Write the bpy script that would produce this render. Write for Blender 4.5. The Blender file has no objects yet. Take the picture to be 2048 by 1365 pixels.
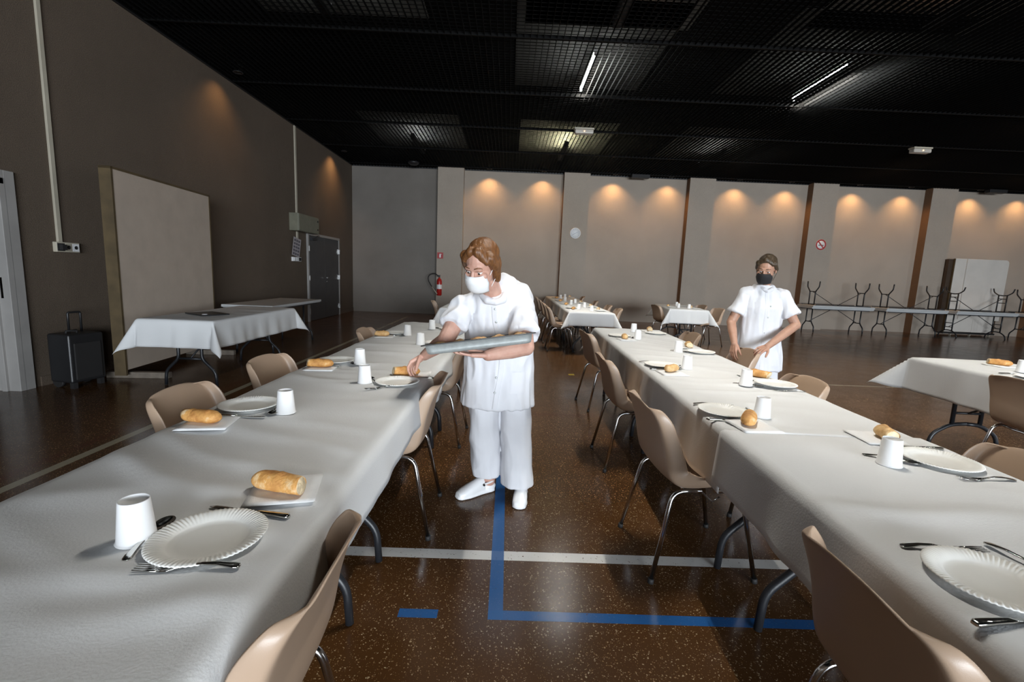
import bpy, bmesh, math, random
from mathutils import Vector, Matrix, noise
from mathutils.bvhtree import BVHTree
from math import sin, cos, pi, radians as R, hypot, sqrt

scene = bpy.context.scene
COL = scene.collection
random.seed(7)

# ------------------------------------------------------------------ camera
F_PX, PITCH, ROLL, YAW, CAM_H = 940.76, 0.14262, 0.040166, -0.013015, 1.35
def cam_matrix():
    cy, sy, cp, sp, cr, sr = cos(YAW), sin(YAW), cos(PITCH), sin(PITCH), cos(ROLL), sin(ROLL)
    Rz = Matrix(((cy, sy, 0), (-sy, cy, 0), (0, 0, 1)))
    base = Matrix(((1, 0, 0), (0, 0, -1), (0, 1, 0)))
    Rx = Matrix(((1, 0, 0), (0, cp, -sp), (0, sp, cp)))
    Ro = Matrix(((cr, -sr, 0), (sr, cr, 0), (0, 0, 1)))
    return Ro @ Rx @ base @ Rz
CM = cam_matrix()
cam = bpy.data.cameras.new('camera'); cam_ob = bpy.data.objects.new('camera', cam); COL.objects.link(cam_ob)
cam.sensor_width = 36; cam.lens = F_PX * 36 / 2048; cam.clip_start = 0.02; cam.clip_end = 100
mw = Matrix((CM[0], -CM[1], -CM[2])).transposed().to_4x4(); mw.translation = (0, 0, CAM_H)
cam_ob.matrix_world = mw
scene.camera = cam_ob

# ------------------------------------------------------------------ world, daylight through the windows, exposure
W = bpy.data.worlds.new('world'); scene.world = W; W.use_nodes = True
W.node_tree.nodes['Background'].inputs[0].default_value = (0.75, 0.85, 1, 1)
W.node_tree.nodes['Background'].inputs[1].default_value = 0.02
scene.view_settings.view_transform = 'Standard'; scene.view_settings.look = 'None'
scene.view_settings.gamma = 1; scene.view_settings.use_curve_mapping = False
scene.view_settings.exposure = 0.0
try:
    scene.cycles.use_denoising = True
    scene.cycles.max_bounces = 8; scene.cycles.diffuse_bounces = 4; scene.cycles.glossy_bounces = 4
    scene.cycles.sample_clamp_indirect = 6; scene.cycles.caustics_reflective = False; scene.cycles.caustics_refractive = False
except Exception: pass

def area_light(name, loc, aim, sx, sy, power, color, spread=180):
    l = bpy.data.lights.new(name, 'AREA'); l.shape = 'RECTANGLE'; l.size = sx; l.size_y = sy; l.energy = power; l.color = color; l.spread = R(spread)
    o = bpy.data.objects.new(name, l); COL.objects.link(o); o.location = loc
    o.rotation_euler = Vector(aim).to_track_quat('-Z', 'Z').to_euler()
    return o
REAR_Y, RIGHT_X, LEFT_X, BACK_Y, CEIL = -12.0, 18.6, -4.8, 14.7, 4.36
area_light('rear_window_daylight', (4.5, REAR_Y + .02, 1.9), (0, 1, 0), 10.0, 2.8, 3700, (0.84, 0.92, 1.0))
area_light('right_window_daylight', (RIGHT_X - .02, 3.0, 1.9), (-1, 0, 0), 18.0, 2.6, 1000, (0.84, 0.92, 1.0))
TUBE_POWER, SPOT_POWER = 75, 72

# ------------------------------------------------------------------ helpers
def link(name, me, mat=None, parent=None, loc=None, rotz=None):
    o = bpy.data.objects.new(name, me); COL.objects.link(o)
    if mat is not None:
        if isinstance(mat, (list, tuple)):
            for m in mat: me.materials.append(m)
        else: me.materials.append(mat)
    if parent is not None: o.parent = parent
    if loc is not None: o.location = loc
    if rotz is not None: o.rotation_euler = (0, 0, rotz)
    return o
def smooth(me, v=True):
    me.polygons.foreach_set('use_smooth', [v] * len(me.polygons)); me.update()
def obj(name, bm, mat, parent=None, sm=False, loc=None, rotz=None):
    bmesh.ops.recalc_face_normals(bm, faces=bm.faces)
    me = bpy.data.meshes.new(name); bm.to_mesh(me); bm.free()
    if sm: smooth(me)
    return link(name, me, mat, parent, loc, rotz)
def auto_smooth_bevel(o, w=.003, seg=2):
    m = o.modifiers.new('bevel', 'BEVEL'); m.width = w; m.segments = seg; m.limit_method = 'ANGLE'; m.angle_limit = R(40)
def empty(name, loc=(0, 0, 0), rotz=0):
    o = bpy.data.objects.new(name, None); COL.objects.link(o); o.location = loc; o.rotation_euler = (0, 0, rotz); o.empty_display_size = .1
    return o
def tag(o, label, cat, group=None):
    o['label'] = label; o['category'] = cat
    if group: o['group'] = group
    return o
def thing(name, label, cat, loc=(0, 0, 0), rotz=0, group=None):
    return tag(empty(name, loc, rotz), label, cat, group)
def structure(o): o['kind'] = 'structure'; return o
def dup(root, loc, rotz, label, group=None):
    def rec(o, par):
        c = o.copy(); COL.objects.link(c)
        if par is not None: c.parent = par
        for ch in o.children: rec(ch, c)
        return c
    r = rec(root, None); r.location = loc; r.rotation_euler = (0, 0, rotz); r['label'] = label
    if group: r['group'] = group
    return r
def box(bm, lo, hi, mi=0):
    (x0, y0, z0), (x1, y1, z1) = lo, hi
    v = [bm.verts.new(p) for p in ((x0, y0, z0), (x1, y0, z0), (x1, y1, z0), (x0, y1, z0), (x0, y0, z1), (x1, y0, z1), (x1, y1, z1), (x0, y1, z1))]
    for f in ((0, 3, 2, 1), (4, 5, 6, 7), (0, 1, 5, 4), (1, 2, 6, 5), (2, 3, 7, 6), (3, 0, 4, 7)):
        bm.faces.new([v[i] for i in f]).material_index = mi
    return v
def boxbm(*boxes):
    bm = bmesh.new()
    for lo, hi in boxes: box(bm, lo, hi)
    return bm
def frame_at(d):
    d = d.normalized(); a = Vector((0, 0, 1)) if abs(d.z) < .9 else Vector((1, 0, 0))
    x = d.cross(a).normalized(); return x, d.cross(x).normalized()
def tube(bm, pts, rad, n=10, caps=True, mi=0):
    pts = [Vector(p) for p in pts]; rings = []
    rads = rad if isinstance(rad, (list, tuple)) else [rad] * len(pts)
    up = None
    for i, p in enumerate(pts):
        t = (pts[min(i + 1, len(pts) - 1)] - pts[max(i - 1, 0)]).normalized()
        if up is None: up = frame_at(t)[0]
        up = (up - t * up.dot(t)).normalized(); w = t.cross(up)
        rings.append([bm.verts.new(p + (up * cos(2 * pi * k / n) + w * sin(2 * pi * k / n)) * rads[i]) for k in range(n)])
    for a, b in zip(rings, rings[1:]):
        for k in range(n): f = bm.faces.new((a[k], a[(k + 1) % n], b[(k + 1) % n], b[k])); f.smooth = True; f.material_index = mi
    if caps:
        bm.faces.new(rings[0][::-1]).material_index = mi; bm.faces.new(rings[-1]).material_index = mi
    return rings
def rounded(pts, r=.04, n=5):
    pts = [Vector(p) for p in pts]; out = [pts[0]]
    for a, b, c in zip(pts, pts[1:], pts[2:]):
        d1 = (a - b); d2 = (c - b); rr = min(r, d1.length * .45, d2.length * .45)
        p, q = b + d1.normalized() * rr, b + d2.normalized() * rr
        for k in range(n + 1):
            t = k / n; out.append(p * (1 - t) ** 2 + b * 2 * t * (1 - t) + q * t * t)
    out.append(pts[-1]); return out
def lathe(bm, prof, n=48, mi=0):
    rings = []
    for r, z in prof:
        rings.append([bm.verts.new((r * cos(2 * pi * k / n), r * sin(2 * pi * k / n), z)) for k in range(n)] if r > 1e-6 else [bm.verts.new((0, 0, z))])
    for a, b in zip(rings, rings[1:]):
        for k in range(n):
            k2 = (k + 1) % n
            vs = [a[k % len(a)], a[k2 % len(a)], b[k2 % len(b)], b[k % len(b)]]
            vs = [v for i, v in enumerate(vs) if v not in vs[:i]]
            if len(vs) > 2: f = bm.faces.new(vs); f.smooth = True; f.material_index = mi
def catmull(P, n):
    out = []
    P = [Vector(p) for p in P]; Q = [P[0] * 2 - P[1]] + P + [P[-1] * 2 - P[-2]]
    for i in range(1, len(Q) - 2):
        for k in range(n):
            t = k / n; a, b, c, d = Q[i - 1:i + 3]
            out.append(.5 * (2 * b + (c - a) * t + (2 * a - 5 * b + 4 * c - d) * t * t + (3 * b - a - 3 * c + d) * t ** 3))
    out.append(P[-1]); return out

# ------------------------------------------------------------------ materials
class NT:
    def __init__(s, name):
        s.m = bpy.data.materials.new(name); s.m.use_nodes = True; s.t = s.m.node_tree; s.n = s.t.nodes; s.b = s.n['Principled BSDF']
        s.tc = s.n.new('ShaderNodeTexCoord')
    def lk(s, a, b): s.t.links.new(a, b)
    def math(s, op, a, b=None, c=None):
        n = s.n.new('ShaderNodeMath'); n.operation = op
        for i, v in enumerate((a, b, c)):
            if v is None: continue
            if isinstance(v, (int, float)): n.inputs[i].default_value = v
            else: s.lk(v, n.inputs[i])
        return n.outputs[0]
    def noise(s, scale, detail=3, rough=.55, vec=None):
        n = s.n.new('ShaderNodeTexNoise'); n.inputs['Scale'].default_value = scale; n.inputs['Detail'].default_value = detail; n.inputs['Roughness'].default_value = rough
        s.lk(vec or s.tc.outputs['Object'], n.inputs['Vector']); return n.outputs['Fac']
    def ramp(s, fac, stops):
        n = s.n.new('ShaderNodeValToRGB'); el = n.color_ramp.elements
        while len(el) < len(stops): el.new(.5)
        for e, (p, c) in zip(el, stops): e.position = p; e.color = (*c, 1)
        s.lk(fac, n.inputs[0]); return n.outputs[0]
    def mix(s, fac, a, b):
        n = s.n.new('ShaderNodeMix'); n.data_type = 'RGBA'
        for v, i in ((fac, 0), (a, 6), (b, 7)):
            if isinstance(v, (int, float)): n.inputs[i].default_value = v
            elif isinstance(v, tuple): n.inputs[i].default_value = (*v, 1)
            else: s.lk(v, n.inputs[i])
        return n.outputs[2]
    def bump(s, h, dist=.01, strength=1):
        n = s.n.new('ShaderNodeBump'); n.inputs['Distance'].default_value = dist; n.inputs['Strength'].default_value = strength
        s.lk(h, n.inputs['Height']); s.lk(n.outputs[0], s.b.inputs['Normal'])
    def mapping(s, sc):
        n = s.n.new('ShaderNodeMapping'); n.inputs['Scale'].default_value = sc; s.lk(s.tc.outputs['Object'], n.inputs[0]); return n.outputs[0]
    def set(s, color=None, rough=None, metal=None, **k):
        for nm, v in (('Base Color', color), ('Roughness', rough), ('Metallic', metal)):
            if v is None: continue
            if isinstance(v, tuple): s.b.inputs[nm].default_value = (*v, 1)
            elif isinstance(v, (int, float)): s.b.inputs[nm].default_value = v
            else: s.lk(v, s.b.inputs[nm])
        for nm, v in k.items(): s.b.inputs[nm.replace('_', ' ')].default_value = v
        return s.m
def simple(name, col, rough=.5, metal=0, var=.06, scale=8, bump=0, bscale=60, **k):
    t = NT(name); f = t.noise(scale)
    lo = tuple(max(0, c * (1 - var * 2)) for c in col); hi = tuple(min(1, c * (1 + var * 2)) for c in col)
    c = t.ramp(f, [(.3, lo), (.7, hi)])
    if bump: t.bump(t.noise(bscale, 2), bump)
    return t.set(c, rough, metal, **k)
def emission(name, col, strength):
    t = NT(name); t.set((0, 0, 0), .5); t.b.inputs['Emission Color'].default_value = (*col, 1); t.b.inputs['Emission Strength'].default_value = strength; return t.m

def wall_material(name, c0, c1, scale=1.0):
    t = NT(name)
    big = t.noise(.7, 4, .6); fine = t.noise(130, 3, .7); mid = t.noise(9, 3)
    a = t.ramp(big, [(.25, c0), (.75, c1)])
    f2 = t.ramp(fine, [(.30, (.52, .51, .50)), (.70, (1.42, 1.40, 1.38))])
    n = t.n.new('ShaderNodeMix'); n.data_type = 'RGBA'; n.blend_type = 'MULTIPLY'; n.inputs[0].default_value = 1; t.lk(a, n.inputs[6]); t.lk(f2, n.inputs[7])
    t.bump(t.math('ADD', fine, t.math('MULTIPLY', mid, .6)), .012, .8)
    return t.set(n.outputs[2], .95)
M = {}
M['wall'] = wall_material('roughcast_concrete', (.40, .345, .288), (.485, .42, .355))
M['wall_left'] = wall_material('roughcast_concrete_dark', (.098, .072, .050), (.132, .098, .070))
M['wall_bay'] = wall_material('darker_concrete', (.185, .168, .15), (.255, .235, .212))  # darker tone for the left bay of the back wall
M['pilaster_side'] = wall_material('concrete_shaded_side', (.16, .09, .05), (.20, .115, .06))  # shade of the left-facing pilaster sides put into their colour

def floor_material():
    t = NT('speckled_sports_floor')
    P = t.tc.outputs['Object']
    sep = t.n.new('ShaderNodeSeparateXYZ'); t.lk(P, sep.inputs[0]); X, Y = sep.outputs[0], sep.outputs[1]
    base = t.ramp(t.noise(1.3, 4), [(.3, (.056, .0235, .0075)), (.7, (.082, .036, .0115))])
    def flakes(scale, thr, size, c):
        v = t.n.new('ShaderNodeTexVoronoi'); v.inputs['Scale'].default_value = scale; v.inputs['Randomness'].default_value = 1
        wob = t.n.new('ShaderNodeTexNoise'); wob.inputs['Scale'].default_value = scale * .8; t.lk(P, wob.inputs['Vector'])
        mx = t.n.new('ShaderNodeMix'); mx.data_type = 'VECTOR'; mx.inputs[0].default_value = .012; t.lk(P, mx.inputs[4]); t.lk(wob.outputs['Color'], mx.inputs[5]); t.lk(mx.outputs[1], v.inputs['Vector'])
        sc = t.n.new('ShaderNodeSeparateColor'); t.lk(v.outputs['Color'], sc.inputs[0])
        on = t.math('MULTIPLY', t.math('GREATER_THAN', sc.outputs[0], thr), t.math('LESS_THAN', v.outputs['Distance'], t.math('MULTIPLY', sc.outputs[1], size)))
        return on, sc.outputs[2]
    col = base
    for scale, thr, size, c in ((115, .50, .38, None), (180, .50, .38, None)):
        on, r = flakes(scale, thr, size, c)
        fc = t.ramp(r, [(0, (.15, .08, .03)), (.5, (.26, .165, .08)), (1, (.45, .36, .23))])
        col = t.mix(on, col, fc)
    worn = t.noise(55, 4, .7)
    def rect(x0, x1, y0, y1, wear=.36):
        m = t.math('MULTIPLY', t.math('COMPARE', X, (x0 + x1) / 2, (x1 - x0) / 2), t.math('COMPARE', Y, (y0 + y1) / 2, (y1 - y0) / 2))
        return t.math('MULTIPLY', m, t.math('GREATER_THAN', worn, wear))
    WHITE, BLUE, RED, CREAM, YEL = (.70, .70, .68), (.012, .10, .30), (.085, .012, .006), (.30, .27, .20), (.35, .26, .03)
    marks = [(-1.5, 6, 2.063, 2.137, WHITE, .36), (-2.90, -2.83, -3, 13.5, CREAM, .30), (-3.05, -2.98, -1, 6.2, RED, .52),
             (-3.0, 16, 10.66, 10.71, CREAM, .44), (2.4, 16, 6.29, 6.34, CREAM, .46), (-.03, 3.0, 1.674, 1.727, BLUE, .33), (-.03, .030, 1.674, 13.0, BLUE, .33),
             (-.385, -.23, 1.673, 1.721, BLUE, .36), (.88, .96, 6.31, 6.40, YEL, .33), (-2.9, .9, 4.42, 4.47, RED, .47), (.9, 6, 3.60, 3.64, RED, .52)]
    for x0, x1, y0, y1, c, w in marks: col = t.mix(t.math('MULTIPLY', rect(x0, x1, y0, y1, w), .92), col, c)
    # yellow diagonal line by the back wall
    dd = t.math('ADD', X, t.math('MULTIPLY', Y, .9)); m = t.math('MULTIPLY', t.math('COMPARE', dd, 20.4, .045), t.math('COMPARE', Y, 11.9, 1.4))
    col = t.mix(t.math('MULTIPLY', m, .7), col, (.30, .22, .06))
    rough = t.ramp(t.noise(3, 4), [(.3, (.17, .17, .17)), (.75, (.26, .26, .26))])
    return t.set(col, rough, 0, Specular_IOR_Level=.36)
M['floor'] = floor_material()
M['black'] = simple('black_metal_paint', (.012, .012, .013), .45)
M['grid'] = simple('black_ceiling_grid', (.004, .004, .004), .6, Specular_IOR_Level=.08)
M['deck'] = simple('black_deck', (.008, .008, .008), .95, Specular_IOR_Level=0)
M['glow_catcher'] = simple('matt_glow_catcher', (.085, .085, .08), .95, 0, .02, Specular_IOR_Level=0)  # for the panels added above the fittings to catch their glow
M['glow_catcher_dark'] = simple('dark_matt_glow_catcher', (.05, .05, .048), .95, 0, .02, Specular_IOR_Level=0)
M['darkgrey'] = simple('dark_grey_steel', (.014, .015, .018), .42, 0)
M['chrome'] = simple('chromed_tube', (.62, .61, .60), .16, 1, .02)
M['rubber'] = simple('dark_rubber', (.012, .011, .011), .7)
M['shell'] = simple('tan_moulded_plastic', (.43, .305, .215), .38, 0, .03, 3, .00012, 500)
M['paper'] = simple('white_paper_cloth', (.70, .705, .705), .75, 0, .012, 2, .0006, 180)
M['plate'] = simple('white_card', (.82, .81, .77), .55, 0, .01)
M['cup'] = simple('white_paper_cup', (.80, .80, .80), .5, 0, .01)
M['napkin'] = simple('white_tissue', (.84, .84, .84), .9, 0, .01, 30, .0008, 300)
M['steel'] = simple('polished_steel', (.60, .59, .56), .14, 1, .02)
M['tray'] = simple('brushed_steel', (.50, .53, .52), .5, .55, .05, 40)
M['steel_dark'] = simple('dull_steel_edge', (.10, .10, .10), .5, .6)
M['plastic_top'] = simple('grey_white_plastic', (.52, .53, .53), .45, 0, .03)
M['board'] = simple('cream_board', (.46, .38, .31), .6, 0, .03, 4)
M['wood'] = simple('raw_pine_edge', (.085, .058, .026), .6, 0, .12, 6)
M['wood_grey'] = simple('grey_wood', (.17, .14, .11), .6, 0, .1, 14)
M['white_board'] = simple('white_panel', (.66, .61, .55), .5, 0, .03, 2)
M['brown_panel'] = simple('brown_panel', (.05, .028, .014), .55)
M['white_paint'] = simple('white_paint', (.30, .285, .27), .5, 0, .05, 3)
M['grey_door'] = simple('slate_grey_door', (.062, .060, .060), .5, 0, .05, 4)
M['trunking'] = simple('ivory_plastic', (.42, .38, .30), .5, 0, .05, 3)
M['greenbox'] = simple('olive_grey_cabinet', (.17, .165, .12), .5)
M['red'] = simple('red_enamel', (.42, .015, .012), .3)
M['redsign'] = simple('red_sign', (.40, .03, .03), .5)
M['white'] = simple('white_plastic', (.78, .78, .78), .4, 0, .02)
M['cotton'] = simple('white_cotton', (.69, .69, .715), .85, 0, .015, 6, .0005, 500)
M['clog'] = simple('white_rubber', (.82, .82, .82), .35, 0, .02)
M['lens'] = simple('frosted_lens', (.50, .46, .40), .3)
M['black_cloth'] = simple('black_cloth', (.012, .011, .012), .8)
M['eye'] = simple('eye_white', (.75, .73, .70), .3)
M['iris'] = simple('dark_iris', (.03, .018, .010), .25)
def bread_mat(name, dark, light):
    t = NT(name); f = t.noise(26, 4, .6)
    c = t.ramp(f, [(.25, dark), (.55, light), (.72, (.80, .62, .38))]); t.bump(t.noise(45, 5, .7), .007, .8); return t.set(c, .6)
M['crust'] = bread_mat('golden_crust', (.38, .14, .03), (.66, .34, .10))
M['crust2'] = bread_mat('pale_crust', (.52, .25, .08), (.70, .45, .20))
M['crumb'] = simple('bread_crumb', (.72, .58, .38), .9, 0, .12, 60, .003, 120)
def skin_mat(name, a, b):
    t = NT(name); c = t.ramp(t.noise(18, 4), [(.3, a), (.7, b)]); t.bump(t.noise(160, 3), .0008, .6)
    return t.set(c, .5, 0, Subsurface_Weight=.08, Subsurface_Scale=.02)
M['skin1'] = skin_mat('skin_rosy', (.50, .27, .20), (.60, .36, .28))
M['skin2'] = skin_mat('skin_tan', (.38, .20, .13), (.46, .26, .18))
def hair_mat(name, a, b):
    t = NT(name); v = t.mapping((30, 30, 4)); f = t.noise(3, 4, .6, v); t.bump(f, .006, .8); return t.set(t.ramp(f, [(.3, a), (.7, b)]), .45)
M['hair1'] = hair_mat('auburn_hair', (.085, .032, .009), (.22, .09, .028))
M['hair2'] = hair_mat('dark_hair', (.030, .020, .010), (.075, .045, .022))
M['tube'] = emission('fluorescent_tube', (.95, .98, .95), 80)
M['tube_dim'] = emission('fluorescent_tube_dim', (.92, .97, 1.0), 70)
M['tube_warm'] = emission('warm_tube', (1.0, .62, .32), 150)
M['tube_yellow'] = emission('yellowish_tube', (1.0, .94, .60), 330)
M['tube_faint'] = emission('faint_warm_tube', (1.0, .55, .35), 16)
M['filament'] = emission('warm_lamp', (1.0, .55, .22), 5)

# ------------------------------------------------------------------ setting
bm = bmesh.new(); box(bm, (LEFT_X - 3, REAR_Y - .2, -.2), (RIGHT_X + .2, BACK_Y + .3, 0)); structure(obj('floor', bm, M['floor']))
# left wall with the door opening
DY0, DY1, DZ = 3.55, 4.62, 2.03
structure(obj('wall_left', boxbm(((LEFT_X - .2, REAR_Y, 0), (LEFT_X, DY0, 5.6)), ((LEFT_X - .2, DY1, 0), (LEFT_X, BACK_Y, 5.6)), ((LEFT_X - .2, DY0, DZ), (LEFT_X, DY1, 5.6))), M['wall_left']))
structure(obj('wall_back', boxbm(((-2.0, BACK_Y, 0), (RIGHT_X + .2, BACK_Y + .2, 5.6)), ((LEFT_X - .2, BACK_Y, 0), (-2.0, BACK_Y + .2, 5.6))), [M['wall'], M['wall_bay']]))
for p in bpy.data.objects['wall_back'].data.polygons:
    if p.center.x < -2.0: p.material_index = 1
structure(obj('wall_right', boxbm(((RIGHT_X, REAR_Y, 0), (RIGHT_X + .2, BACK_Y, .6)), ((RIGHT_X, REAR_Y, 3.2), (RIGHT_X + .2, BACK_Y, 5.6)), ((RIGHT_X, REAR_Y, .6), (RIGHT_X + .2, -6, 3.2)), ((RIGHT_X, 12, .6), (RIGHT_X + .2, BACK_Y, 3.2))), M['wall']))
structure(obj('wall_rear', boxbm(((LEFT_X - .2, REAR_Y - .2, 0), (RIGHT_X + .2, REAR_Y, .5)), ((LEFT_X - .2, REAR_Y - .2, 3.3), (RIGHT_X + .2, REAR_Y, 5.6)), ((LEFT_X - .2, REAR_Y - .2, .5), (-.5, REAR_Y, 3.3)), ((9.5, REAR_Y - .2, .5), (RIGHT_X + .2, REAR_Y, 3.3))), M['wall']))
for i, px in enumerate((-2.19, 1.545, 5.28, 8.97, 12.56, 16.2)):
    bm = boxbm(((px, BACK_Y - .27, 0), (px + .765, BACK_Y + .01, CEIL + .03)))
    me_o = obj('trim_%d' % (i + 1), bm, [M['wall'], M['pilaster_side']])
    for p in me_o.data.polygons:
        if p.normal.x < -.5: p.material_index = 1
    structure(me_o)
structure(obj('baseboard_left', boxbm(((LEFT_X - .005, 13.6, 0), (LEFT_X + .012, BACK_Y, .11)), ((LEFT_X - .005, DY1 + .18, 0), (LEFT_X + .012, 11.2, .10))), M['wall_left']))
# room behind the open doorway
structure(obj('wall_side_room', boxbm(((LEFT_X - 3.0, 2.0, 0), (LEFT_X - 2.9, 8.0, 3)), ((LEFT_X - 2.9, 7.9, 0), (LEFT_X - .2, 8.0, 3)), ((LEFT_X - 2.9, 2.0, 0), (LEFT_X - .2, 2.1, 3)), ((LEFT_X - 3.0, 2.0, 3.0), (LEFT_X - .2, 8.0, 3.1))), simple('side_room_wall', (.22, .12, .05), .8)))
o = structure(obj('door_1', boxbm(((LEFT_X - .22, DY1 - .05, 0), (LEFT_X + .03, DY1 + .01, DZ + .02)), ((LEFT_X - .005, DY1, 0), (LEFT_X + .03, DY1 + .10, DZ + .09)), ((LEFT_X - .22, DY0, DZ - .04), (LEFT_X + .03, DY1, DZ + .02)), ((LEFT_X - .005, DY0 - .1, DZ), (LEFT_X + .03, DY1 + .0, DZ + .09)), ((LEFT_X - .13, DY1 - .075, 0), (LEFT_X - .08, DY1 - .04, DZ))), M['white_paint'])); auto_smooth_bevel(o, .004)
obj('strike_plate', boxbm(((LEFT_X - .06, DY1 - .053, .92), (LEFT_X - .035, DY1 - .049, 1.12))), M['steel'], o)
# closed dark door
d = structure(empty('door_2', (LEFT_X, 0, 0)))
y0, y1, zt = 11.42, 13.40, 2.06
o = obj('door_frame', boxbm(((-.01, y0 - .06, 0), (.045, y0, zt + .06)), ((-.01, y1, 0), (.045, y1 + .06, zt + .06)), ((-.01, y0, zt), (.045, y1, zt + .06))), M['white_paint'], d)
ym = (y0 + y1) / 2
for a, b in ((y0 + .005, ym - .003), (ym + .003, y1 - .005)): obj('door_leaf', boxbm(((-.01, a, .01), (.03, b, zt - .004))), M['grey_door'], d)
bm = bmesh.new(); tube(bm, rounded([(.03, ym + .1, 1.05), (.085, ym + .1, 1.05), (.085, ym - .02, 1.05)], .02), .011); obj('handle', bm, M['chrome'], d)
bm = bmesh.new(); lathe(bm, [(0, 0), (.026, 0), (.026, .012), (0, .014)], 20); o = obj('keyhole_rose', bm, M['chrome'], d, loc=(.03, ym + .1, .94)); o.rotation_euler = (0, R(90), 0)
for yy in (y0 - .01, y1 + .01):
    for zz in (.25, 1.05, 1.75): obj('hinge', boxbm(((.03, yy - .014, zz - .06), (.062, yy + .014, zz + .06))), M['chrome'], d)
bm = boxbm(((.03, y0 + .1, zt - .11), (.09, y0 + .36, zt - .05))); tube(bm, [(.07, y0 + .2, zt - .05), (.13, y0 + .35, zt + .01), (.05, y0 + .62, zt + .02)], .008); obj('door_closer', bm, M['darkgrey'], d)

# ceiling: open-cell black grid, seams, black deck above
c = structure(empty('ceiling', (0, 0, CEIL)))
bm = bmesh.new()
x = LEFT_X + .04
while x < RIGHT_X: box(bm, (x - .0022, REAR_Y, 0), (x + .0022, BACK_Y, .040)); x += .085
yy = REAR_Y + .04
while yy < BACK_Y: box(bm, (LEFT_X, yy - .002, .031), (RIGHT_X, yy + .002, .038)); yy += .085
obj('grid_panel', bm, M['grid'], c)
bm = bmesh.new()
for k in range(-9, 5): box(bm, (LEFT_X, 6.55 + 1.945 * k - .014, -.004), (RIGHT_X, 6.55 + 1.945 * k + .014, .042))
obj('grid_bearer', bm, M['grid'], c)
obj('deck', boxbm(((LEFT_X - .2, REAR_Y, .50), (RIGHT_X + .2, BACK_Y, .60))), M['deck'], c)
obj('added_dark_screen', boxbm(((LEFT_X, BACK_Y - .29, .045), (RIGHT_X, BACK_Y - .27, .5)), ((LEFT_X + .001, REAR_Y, .045), (LEFT_X + .02, BACK_Y - .3, .5))), M['deck'], c)  # black sheets added to hide the lit wall tops above the grid
obj('edge_angle', boxbm(((LEFT_X - .01, REAR_Y, -.01), (LEFT_X + .03, BACK_Y, .05)), ((LEFT_X, BACK_Y - .03, -.01), (RIGHT_X, BACK_Y + .005, .05))), M['black'], c)

# fluorescent fittings above the grid
ORD = ['first', 'second', 'third', 'fourth', 'fifth', 'sixth', 'seventh', 'eighth', 'ninth', 'tenth', 'eleventh', 'twelfth']
# (x, y, tube, lights downwards, label)
FIT = [(1.13, 7.98, 'tube', True, 'bright fluorescent batten above the grid, over the aisle'), (4.83, 7.98, 'tube', True, 'bright fluorescent batten above the grid, right of the aisle one'),
       (-2.45, 3.0, 'tube_dim', False, 'ceiling light nearest the left wall, above the photo'), (1.13, 3.0, 'tube', True, 'ceiling light above the photo, over the standing server'), (4.83, 3.0, 'tube', True, 'ceiling light above the photo, over the right row'), (9.0, 3.0, 'tube_dim', True, 'ceiling light above the photo, rightmost of that row'),
       (-2.40, 5.75, 'tube_dim', False, 'faint grey ceiling light above the grid at the top left'), (1.25, 5.75, 'tube_faint', False, 'faint reddish ceiling light above the grid at top centre'), (5.05, 5.55, 'tube_faint', False, 'faint reddish ceiling light above the grid at top right'),
       (8.90, 8.9, 'tube_warm', False, 'warm ceiling light above the grid by the right edge'), (-2.45, 12.75, 'tube_dim', False, 'grey ceiling light by back wall, left of the smoke detector bay'),
       (1.30, 12.85, 'tube_yellow', False, 'yellowish ceiling light by back wall over the far middle table'), (5.20, 12.85, 'tube', False, 'pale ceiling light by back wall over the far right table'),
       (9.20, 13.0, 'tube_warm', False, 'warm ceiling light by back wall, right of the second server'), (13.0, 13.0, 'tube_warm', False, 'warm ceiling light by back wall at the right end')]
for rx, ry, tm, down, lab in FIT:
    t = thing('ceiling_light', lab, 'ceiling light', (rx, ry, CEIL + .17)); L = .70
    zb, zl = (.075, .03) if down else (-.02, .055)
    if down: obj('batten', boxbm(((-.012, -L, zb - .02), (.012, L, zb + .02))), M['white'], t)
    else: obj('trough', boxbm(((-.05, -L - .02, zb - .02), (.05, L + .02, zb)), ((-.055, -L - .02, zb - .02), (-.045, L + .02, zb + .075)), ((.045, -L - .02, zb - .02), (.055, L + .02, zb + .075)), ((-.05, -L - .03, zb - .02), (.05, -L - .02, zb + .11)), ((-.05, L + .02, zb - .02), (.05, L + .03, zb + .11))), M['black'], t)  # trough added to keep the tube hidden from below
    obj('added_glow_catcher', boxbm(((-1.15, -1.45, .322), (1.15, 1.45, .328))), M['glow_catcher' if not down else 'glow_catcher_dark'], t)  # panel added above each fitting to spread a glow patch
    bm = bmesh.new(); tube(bm, [(0, -L + .03, zl), (0, L - .03, zl)], .019, 12); obj('lamp_tube', bm, M[tm], t, True)
    for y in (-L + .015, L - .015): obj('tube_holder', boxbm(((-.02, y - .015, -.02), (.02, y + .015, .075))), M['white'], t)
    if down:
        l = bpy.data.lights.new('tube_light', 'AREA'); l.shape = 'RECTANGLE'; l.size = .05; l.size_y = 1.3; l.spread = R(115)
        l.energy = TUBE_POWER * (.3 if tm == 'tube_dim' else .85 if ry < 4 else 1); l.color = (1.0, .95, .86)
        lo = bpy.data.objects.new('tube_light', l); COL.objects.link(lo); lo.parent = t; lo.location = (0, 0, .006)

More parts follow.
